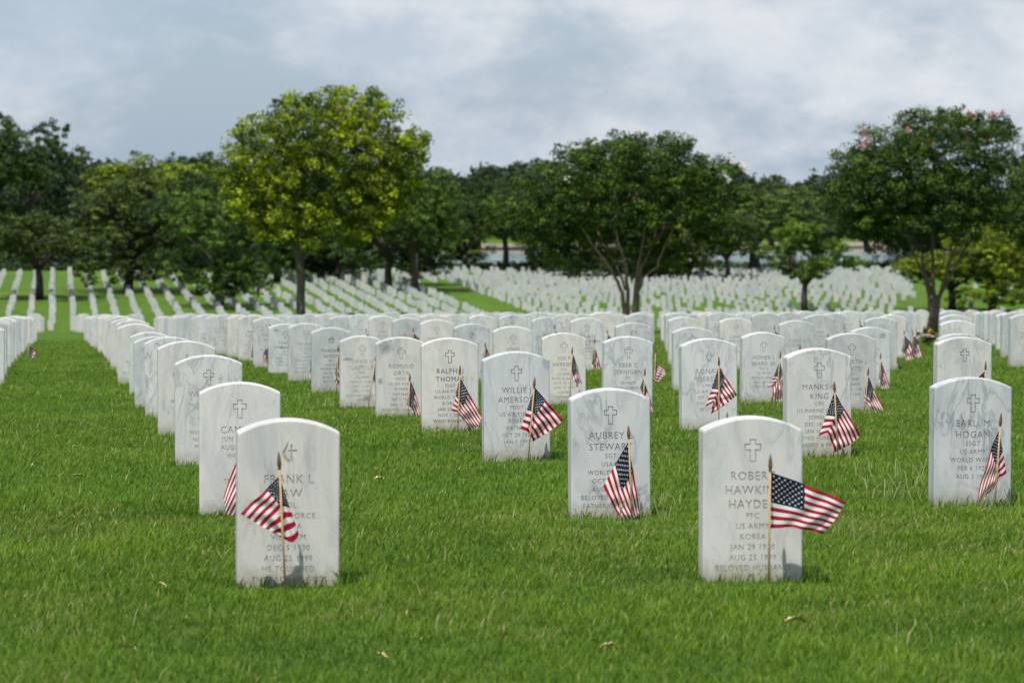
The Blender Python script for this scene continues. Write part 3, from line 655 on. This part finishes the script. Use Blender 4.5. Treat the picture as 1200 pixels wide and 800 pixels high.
# ------------------------------------------------------------------ trees
def leaves(centres, radii, per, size, colf, flat=.75, seed=0):
    """leaf-shaped quads spread through clumps; returns verts, faces, colours"""
    g_ = np.random.default_rng(seed); N = len(centres)
    c = np.repeat(centres, per, 0); rr = np.repeat(radii, per)
    d = g_.normal(size=(N * per, 3)); d /= np.linalg.norm(d, axis=1)[:, None]
    q = g_.random(N * per) ** .45
    pos = c + d * (rr * q)[:, None] * np.array((1, 1, flat))
    nrm = d * .55 + g_.normal(size=d.shape) * .55 + np.array((0, 0, .45)); nrm /= np.linalg.norm(nrm, axis=1)[:, None]
    t = np.cross(nrm, g_.normal(size=d.shape)); t /= np.linalg.norm(t, axis=1)[:, None]; b = np.cross(nrm, t)
    s = size * (.6 + .8 * g_.random(N * per))
    t = t * s[:, None]; b = b * (s * .5)[:, None]
    V = np.stack([pos - t, pos - b * .9 + nrm * s[:, None] * .1, pos + t, pos + b * .9 + nrm * s[:, None] * .1], 1).reshape(-1, 3)
    Fc = np.arange(len(V)).reshape(-1, 4)
    cc = np.repeat(colf(g_, N), per, 0) * (.75 + .5 * g_.random((N * per, 1)))
    return V, Fc, np.repeat(cc, 4, 0)
def tone(dark, light, p=1.6):
    def f(g_, N):
        t = (g_.random(N) ** p)[:, None]; return np.array(dark) * (1 - t) + np.array(light) * t
    return f
def clumps_from_lobes(lobes, nper, rc, depth, cx, hw, g_, zback=None):
    C, Rr = [], []
    for (x, z, r) in lobes:
        off = min(.97, abs(x - cx) / hw); dmax = math.sqrt(1 - off * off) * depth
        k = max(4, int(nper * (r ** 2)))
        for _ in range(k):
            d = g_.normal(size=3); d /= np.linalg.norm(d); q = g_.random() ** .4
            y = (g_.random() * 2 - 1) * dmax
            if zback is not None and z + d[2] * r * q < zback and abs(x - cx) < hw * .62 and y < .25: continue
            C.append((x + d[0] * r * q, y + d[1] * r * q * .5, z + d[2] * r * q)); Rr.append(rc * (.6 + .8 * g_.random()))
    return np.array(C), np.array(Rr)
def lobe_tree(name, label, bx, by, Z, lobes_px, stems_px, bk, dark, light, nper, rc, per, lsize, depth, seed, flowers=None, fm=None, trunk_r=.62, tint=(1, 1, 1, 1), yback=None):
    base = unproject(bx, by, Z); base.z = gzf(base.x, base.y); m = Z / F
    g_ = np.random.default_rng(seed)
    def L(px, py): q = unproject(px, py, Z); return q.x - base.x, q.z - base.z
    lob = [(*L(x, y), r * m) for x, y, r in lobes_px]
    cx = sum(l[0] for l in lob) / len(lob); hw = max(abs(l[0] - cx) + l[2] for l in lob)
    root = bpy.data.objects.new(name, None); COL.objects.link(root); root.location = base
    tag(root, label, 'tree', 'trees around the cemetery lawn')
    C, Rr = clumps_from_lobes(lob, nper / 1.0, rc, depth, cx, hw, g_, None if yback is None else L(bx, yback)[1])
    V, Fc, cc = leaves(C, Rr, per, lsize, tone(dark, light, 1.9), seed=seed, flat=.62)
    cr = link('crown', mesh_np('crown', V, Fc, M_LEAF, col=cc), root); cr.color = tint
    V, Fc = [], []
    for st in stems_px:
        pts = []; rad = []
        for (x, y, yy, r) in st: a, b = L(x, y); pts.append(Vector((a, yy, b))); rad.append(r)
        pts2, rad2 = [], []
        for i in range(len(pts) - 1):
            for t in (0, .33, .66): pts2.append(pts[i].lerp(pts[i + 1], t) + Vector((g_.normal(), g_.normal(), 0)) * .012); rad2.append(rad[i] * (1 - t) + rad[i + 1] * t)
        pts2.append(pts[-1]); rad2.append(rad[-1])
        tube(V, Fc, pts2, [q * trunk_r for q in rad2], 9)
        for i in range(3):   # twigs into the crown
            p = pts[-1]; q = p + Vector((g_.normal() * .5, g_.normal() * .5, .6 + g_.random() * .7)); tube(V, Fc, [p, p.lerp(q, .5) + Vector((g_.normal() * .05, 0, 0)), q], [rad[-1], rad[-1] * .7, rad[-1] * .3], 6)
    link('trunk', mesh_py('trunk', V, Fc, bk, True), root)
    if flowers:
        C = []; 
        for (x, y) in flowers:
            a, b = L(x, y)
            for _ in range(5): C.append((a + g_.normal() * .04, -depth * .45 + g_.normal() * .1, b + .05 + g_.normal() * .06))
        C = np.array(C); V, Fc, _ = leaves(C, np.full(len(C), .045), 30, .024, tone((1, 1, 1), (1, 1, 1)), seed=seed + 1)
        link('blossoms', mesh_np('blossoms', V, Fc, fm), root)
    return root
g_ = np.random.default_rng(99)
C = g_.normal(size=(26, 3)) * np.array((.05, .05, .06)) + np.array((0, 0, .12)); V, Fc, cc = leaves(C, np.full(26, .05), 30, .022, tone((.6, .6, .6), (1.3, 1.3, 1.2)), seed=98)
c_ = link('foliage', mesh_np('foliage', V, Fc, M_LEAF, col=cc), root); c_.color = (.035, .065, .018, 1)
for (dx, dz, mt) in ((.10, .05, M_PETAL), (.02, .22, plain('yellow_petals', (.55, .48, .05), .7, .2))):
    C = g_.normal(size=(6, 3)) * .012 + np.array((dx, -.06, dz)); V, Fc, cc = leaves(C, np.full(6, .025), 14, .018, tone((1, 1, 1), (1, 1, 1)), seed=97); link('flower_head', mesh_np('flower_head', V, Fc, mt), root)
Zm = 101
lobe_tree('shade_tree', 'tall yellow green broadleaf tree standing alone left of centre', 352, 381, Zm,
 [(275, 198, 26), (300, 168, 34), (345, 145, 38), (392, 135, 33), (437, 140, 36), (478, 172, 24), (465, 190, 30), (330, 205, 42), (390, 190, 50), (440, 205, 42), (292, 238, 28), (272, 215, 18), (310, 262, 22), (345, 250, 36), (400, 250, 38), (445, 248, 30), (474, 224, 20), (300, 275, 12), (425, 275, 18), (496, 165, 8), (400, 112, 9), (440, 118, 12), (360, 118, 10), (365, 285, 14)],
 [[(352, 392, 0, .16), (352, 375, 0, .14), (352, 330, 0, .13), (350, 285, 0, .12), (352, 250, 0, .09), (360, 215, .1, .07), (375, 170, .2, .035)],
  [(351, 290, 0, .10), (335, 262, -.1, .07), (315, 230, -.2, .05), (300, 195, -.3, .03)], [(351, 290, 0, .10), (365, 265, .2, .07), (395, 235, .3, .05), (425, 195, .4, .03)],
  [(350, 312, 0, .06), (362, 290, .3, .05), (378, 275, .5, .03)], [(352, 270, 0, .08), (342, 240, .2, .06), (340, 195, .3, .03)], [(365, 265, .2, .06), (400, 258, -.4, .04), (450, 245, -.6, .02)]],
 M_GREYBARK, (.026, .060, .004), (.37, .45, .014), 190, .21, 38, .050, 2.1, 11, trunk_r=.95)
lobe_tree('crepe_myrtle', 'round dark crepe myrtle with white blossoms and several tan stems', 736, 380, 93,
 [(638, 222, 34), (620, 262, 26), (612, 235, 16), (675, 198, 34), (725, 188, 34), (775, 190, 34), (820, 205, 28), (845, 225, 20), (660, 255, 42), (720, 235, 48), (785, 245, 46), (830, 258, 28), (690, 292, 30), (745, 288, 36), (790, 295, 28), (655, 300, 18), (855, 200, 9), (740, 170, 14), (695, 180, 16), (790, 175, 14), (630, 300, 12), (845, 280, 14), (800, 318, 10), (690, 318, 10)],
 [[(733, 388, 0, .10), (731, 350, 0, .085), (724, 330, 0, .07), (707, 305, -.2, .055), (690, 285, -.2, .045), (678, 262, -.2, .03)],
  [(736, 388, .05, .10), (736, 340, .1, .08), (733, 310, .1, .06), (722, 280, 0, .045), (715, 250, 0, .03)],
  [(741, 388, 0, .11), (744, 345, 0, .085), (746, 315, -.1, .065), (750, 290, -.2, .045), (756, 255, -.2, .03)],
  [(744, 350, 0, .07), (752, 325, -.2, .055), (768, 312, -.3, .045), (775, 290, -.35, .035), (787, 268, -.3, .02)],
  [(748, 388, .2, .09), (749, 345, .25, .08), (752, 315, .3, .06), (770, 285, .4, .04)], [(733, 340, 0, .05), (722, 310, .2, .04), (700, 270, .3, .03)]],
 M_CREPE, (.012, .034, .004), (.105, .175, .013), 290, .20, 40, .042, 2.2, 12,
 [(734, 157), (738, 160), (669, 176), (658, 184), (656, 213), (685, 172), (790, 165), (800, 169), (852, 190), (862, 198), (866, 201), (826, 195), (829, 199), (842, 206), (846, 215), (850, 183), (807, 193)], M_PETAL, yback=262)
pink_st = [[(1090, 395, 0, .13), (1090, 365, 0, .10), (1088, 345, 0, .08), (1078, 318, -.1, .055), (1066, 292, -.2, .045), (1055, 268, -.2, .03)],
  [(1093, 395, 0, .13), (1094, 350, 0, .10), (1092, 310, 0, .07), (1092, 270, 0, .05), (1090, 225, 0, .03)],
  [(1096, 395, 0, .12), (1099, 350, 0, .09), (1106, 325, -.1, .06), (1115, 295, -.2, .05), (1128, 260, -.2, .03)],
  [(1098, 350, .1, .07), (1110, 335, .2, .055), (1130, 300, .3, .04), (1150, 268, .3, .03)], [(1092, 345, 0, .06), (1082, 310, .2, .045), (1080, 270, .2, .03)]]
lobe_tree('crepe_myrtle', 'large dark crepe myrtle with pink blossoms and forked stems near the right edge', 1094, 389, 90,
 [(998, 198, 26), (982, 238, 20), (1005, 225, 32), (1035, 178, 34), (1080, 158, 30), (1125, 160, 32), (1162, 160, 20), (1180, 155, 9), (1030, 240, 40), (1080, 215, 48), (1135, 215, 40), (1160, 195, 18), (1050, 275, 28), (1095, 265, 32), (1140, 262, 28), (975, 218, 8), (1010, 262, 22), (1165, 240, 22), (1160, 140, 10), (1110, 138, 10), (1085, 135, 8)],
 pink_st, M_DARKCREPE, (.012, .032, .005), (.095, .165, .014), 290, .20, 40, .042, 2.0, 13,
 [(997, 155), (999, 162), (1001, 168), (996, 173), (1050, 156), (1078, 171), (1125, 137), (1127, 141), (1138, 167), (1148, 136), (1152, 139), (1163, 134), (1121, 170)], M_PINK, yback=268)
lobe_tree('crepe_myrtle', 'dark crepe myrtle cut off by the right edge of the view', 1252, 389, 96,
 [(1195, 208, 22), (1190, 240, 22), (1188, 265, 16), (1220, 195, 32), (1260, 190, 36), (1215, 245, 36), (1260, 250, 44), (1300, 220, 40), (1215, 275, 24), (1260, 290, 34)],
 [[(p[0] + 158, p[1], p[2], p[3]) for p in st] for st in pink_st], M_CREPE, (.012, .032, .005), (.095, .165, .014), 270, .20, 38, .044, 1.9, 14)
# background trees: four crown forms, each copied and scaled
def bg_form(kind, seed):
    g_ = np.random.default_rng(seed); lob = []
    if kind == 'broad':
        for k in range(38):
            a = g_.random() * 6.283; q = math.sqrt(g_.random()) * .42; z = .14 + .68 * g_.random()
            lim = math.sqrt(max(0, 1 - ((z - .38) / .60) ** 2)); lob.append((q * math.cos(a) * (.4 + .6 * lim) * 1.05, q * math.sin(a) * .9 * lim, z, .11 + .06 * g_.random()))
    elif kind == 'tall':
        for k in range(38):
            z = .20 + .70 * g_.random(); lim = math.sqrt(max(.05, 1 - ((z - .5) / .5) ** 2)); a = g_.random() * 6.283; q = math.sqrt(g_.random()) * .38 * lim
            lob.append((q * math.cos(a), q * math.sin(a), z, .10 + .06 * g_.random()))
    elif kind == 'flat':
        for k in range(36):
            a = g_.random() * 6.283; q = math.sqrt(g_.random()) * .43; z = .42 + .38 * g_.random() * (1 - (q / .5) ** 2) + .05
            lob.append((q * math.cos(a), q * math.sin(a), z, .085 + .05 * g_.random()))
    elif kind == 'high':
        for k in range(34):
            a = g_.random() * 6.283; q = math.sqrt(g_.random()) * .42; z = .42 + .44 * g_.random()
            lim = math.sqrt(max(0, 1 - ((z - .5) / .50) ** 2)); lob.append((q * math.cos(a) * lim, q * math.sin(a) * lim, z, .11 + .04 * g_.random()))
    elif kind == 'airy':
        for k in range(30):
            a = g_.random() * 6.283; z = .40 + .50 * g_.random(); q = math.sqrt(g_.random()) * .44 * math.sqrt(max(.05, 1 - ((z - .42) / .52) ** 2))
            lob.append((q * math.cos(a), q * math.sin(a), z, .075 + .03 * g_.random()))
    elif kind == 'bush':
        for k in range(26):
            a = g_.random() * 6.283; q = math.sqrt(g_.random()) * .42; z = .08 + .72 * g_.random() * (1 - q * q * 2.4)
            lob.append((q * math.cos(a), q * math.sin(a), z, .12 + .05 * g_.random()))
    C, Rr = [], []
    for (x, y, z, r) in lob:
        for _ in range(19):
            d = g_.normal(size=3); d /= np.linalg.norm(d); q = g_.random() ** .35
            C.append((x + d[0] * r * q, y + d[1] * r * q, z + d[2] * r * q * .9)); Rr.append(.035 * (.6 + .8 * g_.random()))
    V, Fc, cc = leaves(np.array(C), np.array(Rr), 34, .0125, tone((.35, .38, .38), (1.6, 1.6, 1.2), 1.7), seed=seed)
    cme = mesh_np('crown', V, Fc, M_LEAF, col=cc)
    V, Fc = [], []; fork = .24 if kind in ('broad', 'tall', 'bush') else .34
    tube(V, Fc, [(0, 0, -.04), (.01, 0, fork * .5), (-.01, 0, fork)], [.034, .026, .022], 8)
    for k in range(7):
        a = k * .9 + g_.random(); q = .16 + .12 * g_.random()
        tube(V, Fc, [(-.01, 0, fork - .05), (q * .4 * math.cos(a), q * .4 * math.sin(a), fork + .10), (q * math.cos(a), q * math.sin(a), fork + .26)], [.019, .013, .005], 6)
    return cme, mesh_py('trunk', V, Fc, M_BARK, True)
FORMS = {'broad': bg_form('broad', 21), 'broad2': bg_form('broad', 22), 'tall': bg_form('tall', 23), 'flat': bg_form('flat', 24), 'bush': bg_form('bush', 25), 'high': bg_form('high', 26), 'airy': bg_form('airy', 27)}
DARK, MID, YEL, BLU, OLV = (.048, .088, .020, 1), (.080, .140, .024, 1), (.175, .230, .016, 1), (.038, .068, .032, 1), (.078, .112, .028, 1)
BG = [  # px, base y, distance, top y, width px, form, tint, label
 (18, 322, 400, 143, 150, 'tall', DARK, 'tallest dark tree at the left edge of the far treeline'),
 (-55, 322, 390, 175, 150, 'tall', DARK, 'dark tree reaching in past the left edge of the treeline'),
 (95, 320, 430, 183, 130, 'broad2', BLU, 'dark tree behind, between the tallest left tree and the yellowish crowns'),
 (46, 356, 284, 240, 150, 'flat', OLV, 'low domed tree with a thin trunk among the left headstone files'),
 (150, 348, 298, 205, 160, 'broad', OLV, 'spreading olive green oak with a bent forked trunk at left'),
 (258, 362, 271, 205, 150, 'broad2', MID, 'dark broad tree whose thick trunk stands nearest, left of the yellow green tree'),
 (235, 350, 292, 198, 130, 'broad', DARK, 'dark tree just behind the thick trunked broad tree at left'),
 (172, 320, 420, 178, 150, 'broad2', YEL, 'yellowish crown rising behind the spreading oak at left'),
 (236, 320, 440, 176, 100, 'broad', DARK, 'dark rounded crown topping the treeline left of the yellow green tree'),
 (285, 322, 430, 190, 110, 'broad', BLU, 'far dark tree mostly hidden behind the yellow green tree'),
 (325, 334, 318, 228, 130, 'broad', DARK, 'dark low tree behind the trunk of the yellow green tree'),
 (395, 330, 325, 232, 130, 'broad2', DARK, 'dark tree behind the right side of the yellow green tree'),
 (486, 342, 298, 192, 130, 'high', MID, 'tree with a leaning dark trunk right of the yellow green tree'),
 (456, 336, 310, 205, 130, 'broad2', DARK, 'darker tree beside the leaning trunk, right of the yellow green tree'),
 (545, 322, 362, 238, 100, 'broad2', MID, 'smaller mid green tree left of the gap by the hedge'),
 (592, 320, 352, 205, 110, 'high', DARK, 'dark tree with a straight trunk before the hedge, left of the white blossoms'),
 (622, 322, 345, 224, 110, 'high', MID, 'tree with a dark trunk just left of the white blossomed tree'),
 (560, 315, 440, 196, 130, 'high', BLU, 'far bluish dark tree topping the gap between the two big trees'),
 (625, 315, 450, 192, 110, 'tall', BLU, 'far dark tree behind the left side of the white blossomed tree'),
 (690, 326, 335, 250, 150, 'broad2', DARK, 'dark tree hidden behind the stems of the white blossomed tree'),
 (760, 326, 330, 258, 130, 'broad', DARK, 'dark low tree behind the right stems of the white blossomed tree'),
 (808, 326, 325, 258, 100, 'broad', YEL, 'yellow green bushy tree right behind the white blossomed tree'),
 (852, 330, 320, 248, 90, 'high', OLV, 'slim tree with a forked trunk right of the white blossomed tree'),
 (884, 325, 342, 216, 190, 'high', (.10, .155, .035, 1), 'wide mid green oak with a forked dark trunk right of centre'),
 (905, 314, 440, 206, 120, 'broad2', OLV, 'far brownish crown behind the wide oak'),
 (965, 314, 450, 212, 160, 'broad', BLU, 'far dark bluish tree between the wide oak and the pink blossomed tree'),
 (1015, 316, 400, 232, 130, 'high', DARK, 'dark tree behind the left side of the pink blossomed tree'),
 (943, 364, 266, 262, 118, 'airy', (.120, .200, .022, 1), 'small light green tree standing among the far headstones at right'),
 (1080, 330, 360, 250, 130, 'high', BLU, 'dark tree behind the stems of the pink blossomed tree'),
 (1115, 364, 268, 286, 130, 'flat', YEL, 'low yellow green tree right of the pink blossomed stems'),
 (1162, 364, 266, 262, 130, 'broad', YEL, 'bright yellow green tree beneath the crown at the right edge'),
 (1205, 352, 285, 240, 140, 'broad2', YEL, 'taller yellow green tree cut by the right edge'),
 (1160, 322, 410, 225, 190, 'broad', DARK, 'dark tree behind the yellow green trees at right'),
 (450, 318, 362, 266, 120, 'bush', DARK, 'dark thicket behind the trunks right of the yellow green tree'),
 (150, 318, 360, 260, 140, 'bush', BLU, 'dark thicket right behind the bent oak trunk'),
 (-20, 318, 362, 262, 150, 'bush', DARK, 'dark thicket under the tallest tree at the left edge'),
 (80, 318, 364, 268, 130, 'bush', BLU, 'dark thicket between the domed tree and the bent oak'),
 (210, 318, 362, 262, 120, 'bush', DARK, 'dark thicket just right of the bent oak trunk'),
 (300, 318, 366, 258, 130, 'bush', DARK, 'dark thicket left of the yellow green tree trunk'),
 (385, 322, 330, 270, 90, 'bush', DARK, 'dark bush right behind the yellow green tree trunk'),
 (725, 328, 322, 268, 130, 'bush', DARK, 'dark shrubbery behind the white blossomed tree'),
 (1075, 322, 380, 262, 90, 'bush', BLU, 'dark thicket behind the pink blossomed stems'),
 (1240, 330, 340, 262, 150, 'bush', MID, 'green thicket at the right edge behind the yellow green trees'),
]
for k, (px, by, Z, ty, wpx, form, tint, lab) in enumerate(BG):
    b = unproject(px, by, Z); b.z = gzf(b.x, b.y)
    tpx, tpy, _ = project(b); H = (tpy - ty) * Z / F / .93; Wd = wpx * 1.18 * Z / F / .98
    root = bpy.data.objects.new('broadleaf_tree', None); COL.objects.link(root); root.location = b
    tag(root, lab, 'tree', 'trees around the cemetery lawn'); root.rotation_euler.z = k * 1.7
    cme, tme = FORMS[form]
    for nm, me in (('crown', cme), ('trunk', tme)):
        c = link(nm, me, root); c.scale = (Wd, Wd, H); c.color = tint
# far wood as one mass
C = []; g_ = np.random.default_rng(31)
for _ in range(3600):
    px = -150 + 1500 * g_.random(); Z = 520 + 120 * g_.random()
    top = np.interp(px, [-150, 0, 250, 560, 700, 880, 960, 1200, 1350], [200, 203, 198, 208, 210, 212, 216, 225, 225]) + 9 * math.sin(px * .05) + 5 * math.sin(px * .13)
    py = top + (288 - top) * g_.random() ** 1.2; q = unproject(px, py, Z); C.append((q.x, q.y, q.z))
V, Fc, cc = leaves(np.array(C), np.full(len(C), 2.2) * (.6 + .8 * g_.random(len(C))), 16, .85, tone((.5, .5, .55), (1.2, 1.2, 1.15)), seed=32)
fw = link('distant_wood', mesh_np('distant_wood', V, Fc, M_LEAF, col=cc)); fw.color = (.050, .080, .044, 1); tag(fw, 'distant dark wood closing the view behind the treeline', 'wood', None, 'stuff')
# hedge, pale wall and sandy bank beyond the far field
def wpt(px, py, Z): q = unproject(px, py, Z); return q
hx0, hx1 = wpt(-80, 318, 356).x, wpt(1110, 318, 356).x
C = []; 
for _ in range(2300):
    x = hx0 + (hx1 - hx0) * g_.random(); y = 354 + g_.normal() * .4; C.append((x, y, gzf(x, y) + .05 + .55 * g_.random() + .08 * math.sin(x * .9)))
V, Fc, cc = leaves(np.array(C), np.full(len(C), .35), 12, .14, tone((.6, .6, .6), (1.3, 1.3, 1.1)), seed=33)
hd = link('hedge', mesh_np('hedge', V, Fc, M_LEAF, col=cc)); hd.color = (.045, .078, .024, 1); tag(hd, 'long low clipped hedge behind the far headstones', 'hedge')
def box(V, Fc, x0, x1, y0, y1, z0, z1):
    b = len(V); V += [(x0, y0, z0), (x1, y0, z0), (x1, y1, z0), (x0, y1, z0), (x0, y0, z1), (x1, y0, z1), (x1, y1, z1), (x0, y1, z1)]
    Fc += [(b, b + 3, b + 2, b + 1), (b + 4, b + 5, b + 6, b + 7), (b, b + 1, b + 5, b + 4), (b + 1, b + 2, b + 6, b + 5), (b + 2, b + 3, b + 7, b + 6), (b + 3, b, b + 4, b + 7)]
M_WALL = plain('pale_blue_grey_panels', (.38, .45, .52), .5, .35, .6); M_SAND = plain('sandy_earth', (.30, .25, .20), .9, .55, .35)
V, Fc = [], []; yw = 372; x0w, x1w = wpt(-60, 310, 376).x, wpt(1080, 310, 376).x; zb = gzf(50, yw)
x = x0w
while x < x1w:
    box(V, Fc, x, x + 2.36, yw, yw + .25, zb - .3, zb + 1.45 + .04 * math.sin(x * 3)); box(V, Fc, x + 2.38, x + 2.52, yw - .06, yw + .3, zb - .3, zb + 1.58); x += 2.54
w = link('perimeter_wall', mesh_py('perimeter_wall', V, Fc, M_WALL)); tag(w, 'long low pale blue grey panelled wall beyond the hedge', 'wall')
xs2 = np.linspace(wpt(495, 310, 400).x, x1w + 120, 60); prof = [(384, -.1), (392, .12), (400, .14), (410, .2), (418, .22), (430, .3), (470, .2), (500, -.2)]
V = [(x, y + 2 * math.sin(x * .07), gzf(x, y) - .05 + h * (1 + .12 * math.sin(x * .21))) for (y, h) in prof for x in xs2]
n = len(xs2); Fc = [(r * n + i, r * n + i + 1, (r + 1) * n + i + 1, (r + 1) * n + i) for r in range(len(prof) - 1) for i in range(n - 1)]
w = link('sandy_bank', mesh_py('sandy_bank', V, Fc, M_SAND, True)); tag(w, kind='structure')
print('trees', time.time() - T0)
# ------------------------------------------------------------------ grass blades
def vnoise(X, Y, sc, seed):
    g2 = np.random.default_rng(seed).random((256, 256)); x = X * sc + 500.0; y = Y * sc + 500.0
    xi = np.floor(x).astype(int); yi = np.floor(y).astype(int); fx = x - xi; fy = y - yi; fx = fx * fx * (3 - 2 * fx); fy = fy * fy * (3 - 2 * fy)
    a = g2[xi & 255, yi & 255]; b = g2[(xi + 1) & 255, yi & 255]; c = g2[xi & 255, (yi + 1) & 255]; d = g2[(xi + 1) & 255, (yi + 1) & 255]
    return (a * (1 - fx) + b * fx) * (1 - fy) + (c * (1 - fx) + d * fx) * fy
def blades():
    Vs, Cs = [], []
    bands = [(8.6, 15.5, 6500), (15.5, 25, 2900), (25, 42, 1000), (42, 80, 300)]
    for z0, z1, dens in bands:
        ylen = z1 - z0; wid = .285 * z1 + 3.0
        N = int(dens * ylen * (0.285 * (z0 + z1) / 2 + 3.0))
        zc = np.sqrt(rng.random(N) * (z1 ** 2 - z0 ** 2) + z0 ** 2); lat = (rng.random(N) - .5) * (.285 * zc + 3.0)
        X = math.sin(YAW) * zc + math.cos(YAW) * lat; Y = math.cos(YAW) * zc - math.sin(YAW) * lat
        # tuft structure
        X += rng.normal(size=N) * .0; 
        pn = np.clip(.6 * vnoise(X, Y, 1.1, 1) + .5 * vnoise(X, Y, 3.1, 2) - .05, 0, 1)
        pf = np.clip(.6 * vnoise(X, Y, 9.0, 3) + .5 * vnoise(X, Y, 21.0, 4) - .05, 0, 1)
        dp = np.clip((vnoise(X, Y, 1.7, 5) * .6 + vnoise(X, Y, 5.5, 6) * .4 - .60) * 5, 0, 1)
        dp = np.maximum(dp, .9 * np.exp(-((X - 2.2) ** 2 / .25 + (Y - 13.7) ** 2 / .25)))
        h = (.016 + .024 * rng.random(N)) * (.70 + .55 * pn) * (.7 + .6 * pf)
        fi = (X - X_A) / DX; ri = (Y - Y1) / DY
        dxs = np.abs(fi - np.round(fi)) * DX; dys = (ri - np.round(ri)) * DY
        nearst = (dxs < .20) & (dys > -.075) & (dys < .15) & (fi > -.4) & (Y > 11)
        h = np.where(nearst, h * (.95 + .65 * rng.random(N)), h)
        trim = (dxs < .22) & (dys > -.36) & (dys < -.04) & (fi > -.4) & (Y > 11) & (Y < 22)
        h = np.where(trim, h * .58, h)
        tall = (rng.random(N) < .004) & ~trim; h = np.where(tall, h * 1.9, h)
        wv = (.0024 + zc * .00015) * (.7 + .6 * rng.random(N))
        a = rng.random(N) * 6.283; lean = h * (.15 + .75 * rng.random(N)); la = rng.random(N) * 6.283
        la = np.where(rng.random(N) < .5, la, .6 + .8 * rng.normal(size=N))
        lx, ly = lean * np.cos(la), lean * np.sin(la); ca, sa = np.cos(a) * wv / 2, np.sin(a) * wv / 2
        Z = gz(X, Y) - .003
        v = np.empty((N, 5, 3), dtype=np.float32)
        v[:, 0] = np.stack([X - ca, Y - sa, Z], 1); v[:, 1] = np.stack([X + ca, Y + sa, Z], 1)
        v[:, 2] = np.stack([X + ca * .8 + lx * .35, Y + sa * .8 + ly * .35, Z + h * .6], 1); v[:, 3] = np.stack([X - ca * .8 + lx * .35, Y - sa * .8 + ly * .35, Z + h * .6], 1)
        v[:, 4] = np.stack([X + lx, Y + ly, Z + h], 1)
        t = np.clip(.55 * pn + .50 * pf + .40 * rng.normal(size=N) * .5 - .08, 0, 1)[:, None]
        c = np.array((.040, .100, .010)) * (1 - t) + np.array((.185, .295, .026)) * t; c = c * (1 - .35 * dp[:, None]) + np.array((.18, .24, .035)) * .30 * dp[:, None]
        dry = (rng.random(N) < .016 + .08 * dp)[:, None]
        c = np.where(dry, np.array((.40, .36, .17)) * (.6 + .6 * rng.random((N, 1))), c)
        c = np.where(tall[:, None] & (rng.random((N, 1)) < .35), np.array((.30, .33, .14)), c)
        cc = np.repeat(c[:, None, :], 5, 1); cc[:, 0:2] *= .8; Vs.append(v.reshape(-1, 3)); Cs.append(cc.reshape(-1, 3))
    # tall pale seed stalks in a few tufts
    tufts = [(375, 478, 5), (450, 488, 5), (955, 622, 5), (1000, 640, 4), (1040, 560, 8), (1060, 575, 8), (1190, 605, 8), (710, 640, 4), (780, 600, 6), (1050, 590, 5), (690, 615, 6), (755, 612, 8), (1100, 590, 5), (1183, 590, 6), (170, 400, 0)]
    st = []
    for px, py, k in tufts:
        # march the view ray to the ground
        z = 10.0
        while z < 90:
            p = unproject(px, py, z)
            if p.z < gzf(p.x, p.y): break
            z += .1
        for _ in range(int(k * 1.4)):
            st.append((p.x + random.gauss(0, .09), p.y + random.gauss(0, .08)))
    st = np.array(st); N = len(st); X, Y = st[:, 0], st[:, 1]; Z = gz(X, Y); h = .06 + .09 * rng.random(N); la = rng.random(N) * 6.283; lean = h * (.3 + .9 * rng.random(N))
    lx, ly = lean * np.cos(la), lean * np.sin(la) * .5; wv = np.full(N, .0042); ca = wv / 2
    v = np.empty((N, 5, 3), dtype=np.float32); o0 = np.zeros(N)
    v[:, 0] = np.stack([X - ca, Y, Z], 1); v[:, 1] = np.stack([X + ca, Y, Z], 1); v[:, 2] = np.stack([X + ca + lx * .35, Y + ly * .35, Z + h * .7], 1); v[:, 3] = np.stack([X - ca + lx * .35, Y + ly * .35, Z + h * .7], 1); v[:, 4] = np.stack([X + lx, Y + ly, Z + h * .85], 1)
    c = np.array((.36, .40, .20)) * (.5 + .6 * rng.random((N, 1))); Vs.append(v.reshape(-1, 3)); Cs.append(np.repeat(c[:, None, :], 5, 1).reshape(-1, 3))
    V = np.concatenate(Vs); C = np.concatenate(Cs); N = len(V) // 5
    b = np.arange(N, dtype=np.int32)[:, None] * 5
    tris = np.concatenate([b + np.array([[0, 1, 2]]), b + np.array([[0, 2, 3]]), b + np.array([[3, 2, 4]])], 1).reshape(-1, 3)
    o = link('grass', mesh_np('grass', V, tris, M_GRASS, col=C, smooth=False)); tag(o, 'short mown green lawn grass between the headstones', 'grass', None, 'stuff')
    print('blades', N)
blades()
print('grass', time.time() - T0)
